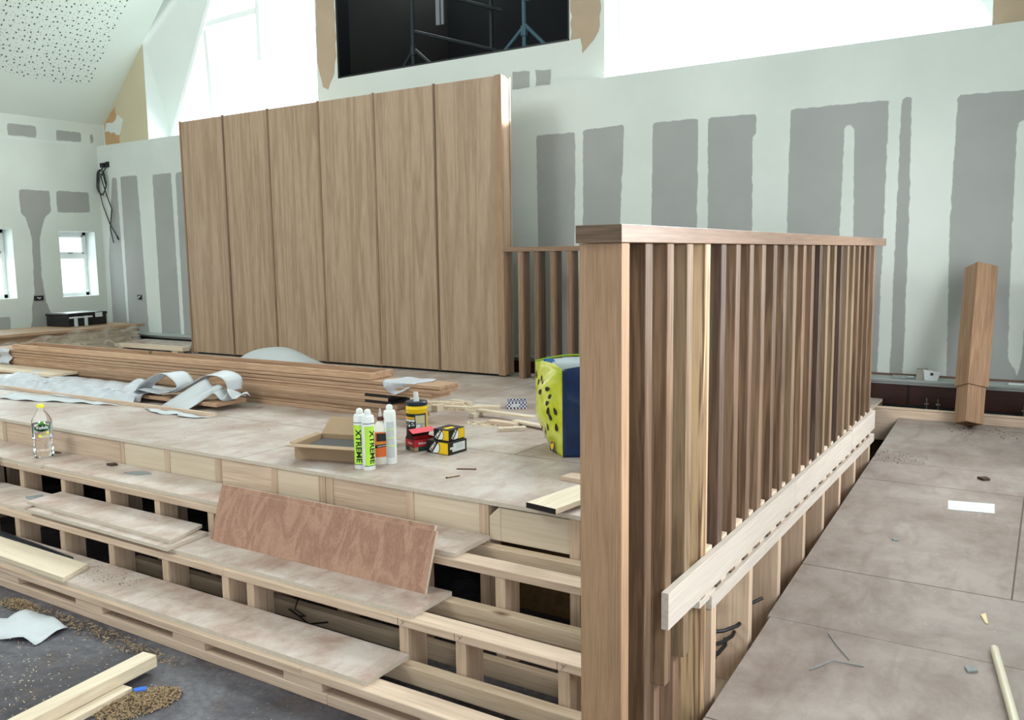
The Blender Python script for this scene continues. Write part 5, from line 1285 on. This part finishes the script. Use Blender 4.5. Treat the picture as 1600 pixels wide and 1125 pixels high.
# ------------------------------------------------------------------ items on the ramp
def onramp(pts, th, name, mat, label, cat): 
    m = MB(); n = len(pts); m.v = [(x, y, rz(y)+.0008) for x, y in pts]+[(x, y, rz(y)+.0008+th) for x, y in pts]
    m.f = [tuple(reversed(range(n))), tuple(range(n, 2*n))]+[(i, (i+1) % n, n+(i+1) % n, n+i) for i in range(n)]; m.m = [0]*(n+2)
    return loose(name, m, M[mat], label, cat)
onramp([(-.384, 4.495), (-.19, 4.522), (-.198, 4.655), (-.397, 4.625)], .002, 'paper_sheet', 'paper', 'rectangular sheet of pale paper lying flat on the ramp', 'paper')
onramp([(-.187, 3.015), (-.165, 3.031), (-.148, 3.005), (-.176, 2.988)], .006, 'tile_chip', 'greyflake', 'small grey-green square chip on the ramp beside the pipe', 'debris')
onramp([(-.30, 5.03), (-.26, 5.05), (-.24, 5.02), (-.27, 5.0)], .012, 'wood_chip', 'debris', 'dark splinter near the far end of the ramp', 'debris')
onramp([(-.56, 4.02), (-.54, 4.03), (-.53, 4.01), (-.55, 4.0)], .004, 'tile_chip', 'greyflake', 'tiny grey chip on the ramp close to the balustrade', 'debris')
onramp([(-.17, 3.42), (-.15, 3.36), (-.142, 3.36), (-.155, 3.44)], .004, 'pale_sliver', 'palechip', 'pale wood sliver lying above the pipe on the ramp', 'debris')
def rtube(pts, r, name, mat, label, cat):
    m = MB(); m.tube([(x, y, rz(y)+.001+r+dz) for x, y, dz in pts], r, 16); return loose(name, m, M[mat], label, cat, smooth=True)
rtube([(-.112, 3.16, 0), (-.04, 2.77, 0), (.06, 2.2, 0)], .0135, 'plastic_pipe', 'pipe', 'cream plastic pipe lying on the ramp at the lower right', 'pipe')
rtube([(-.62, 2.78, 0), (-.566, 2.865, .004), (-.47, 2.878, 0)], .0022, 'torn_strip', 'greyflake', 'thin bent paper strip on the ramp', 'debris')
rtube([(-.62, 3.05, 0), (-.58, 2.98, .002), (-.52, 2.90, 0)], .0015, 'torn_strip', 'greyflake', 'faint curved strip above the bent one on the ramp', 'debris')
chips('ramp_debris', -.72, 5.25, 0, .17, .13, 240, 'debris', 'brown sweepings on the ramp by the far end of the balustrade', 11, h=.003, s=.006, zfn=lambda x, y: rz(y)+.001)
chips('ramp_debris', -.2, 5.95, 0, .35, .12, 60, 'debris', 'bark-like scraps on the ramp beside the leaning post', 12, h=.002, s=.011, zfn=lambda x, y: rz(y)+.001)
chips('ramp_debris', -.3, 3.9, 0, .5, .9, 90, 'palechip', 'pale specks scattered over the middle of the ramp', 13, h=.001, s=.005, zfn=lambda x, y: rz(y)+.001)
chips('deck_debris', -4.0, 3.45, 0, 1.6, .45, 90, 'debris', 'tiny dark specks scattered over the front of the deck', 14, h=.001, s=.006)
chips('deck_debris', -3.75, 2.28, -.45, .25, .09, 110, 'debris', 'dark crumbs on the lowest step beside the pale plywood strip', 15, h=.002, s=.006)
# small box on the heater
hb = thing('torn_carton', (-.75, 6.52, .136), 'small torn white carton standing on the heater top', 'box')
m = MB(); m.box(-.79, -.725, 6.47, 6.54, .136, .21); build('carton', m, plain('grey_carton', lin('#8e8d84'), .8), hb)
m = MB(); m.face([(-.735, 6.462, .137), (-.655, 6.455, .137), (-.635, 6.45, .205), (-.745, 6.458, .212)]); build('white_flap', m, M['paper'], hb, solid=.002)
m = MB(); m.face([(-.70, 6.452, .175), (-.682, 6.451, .175), (-.682, 6.451, .192), (-.70, 6.452, .192)]); build('black_mark', m, M['ink'], hb, solid=.001)
m = MB(); m.tube([(-.93, 6.49, .148), (-.80, 6.50, .148)], .011, 8); m.box(-.94, -.86, 6.475, 6.505, .137, .158); loose('hand_tool', m, M['greyflake'], 'small grimy tool lying on the heater top beside the torn carton', 'tool')
m = MB(); m.box(-.235, .1, 6.50, 6.54, .1365, .145); loose('metal_strip', m, M['white'], 'white strip lying on the heater top at the right edge', 'strip')
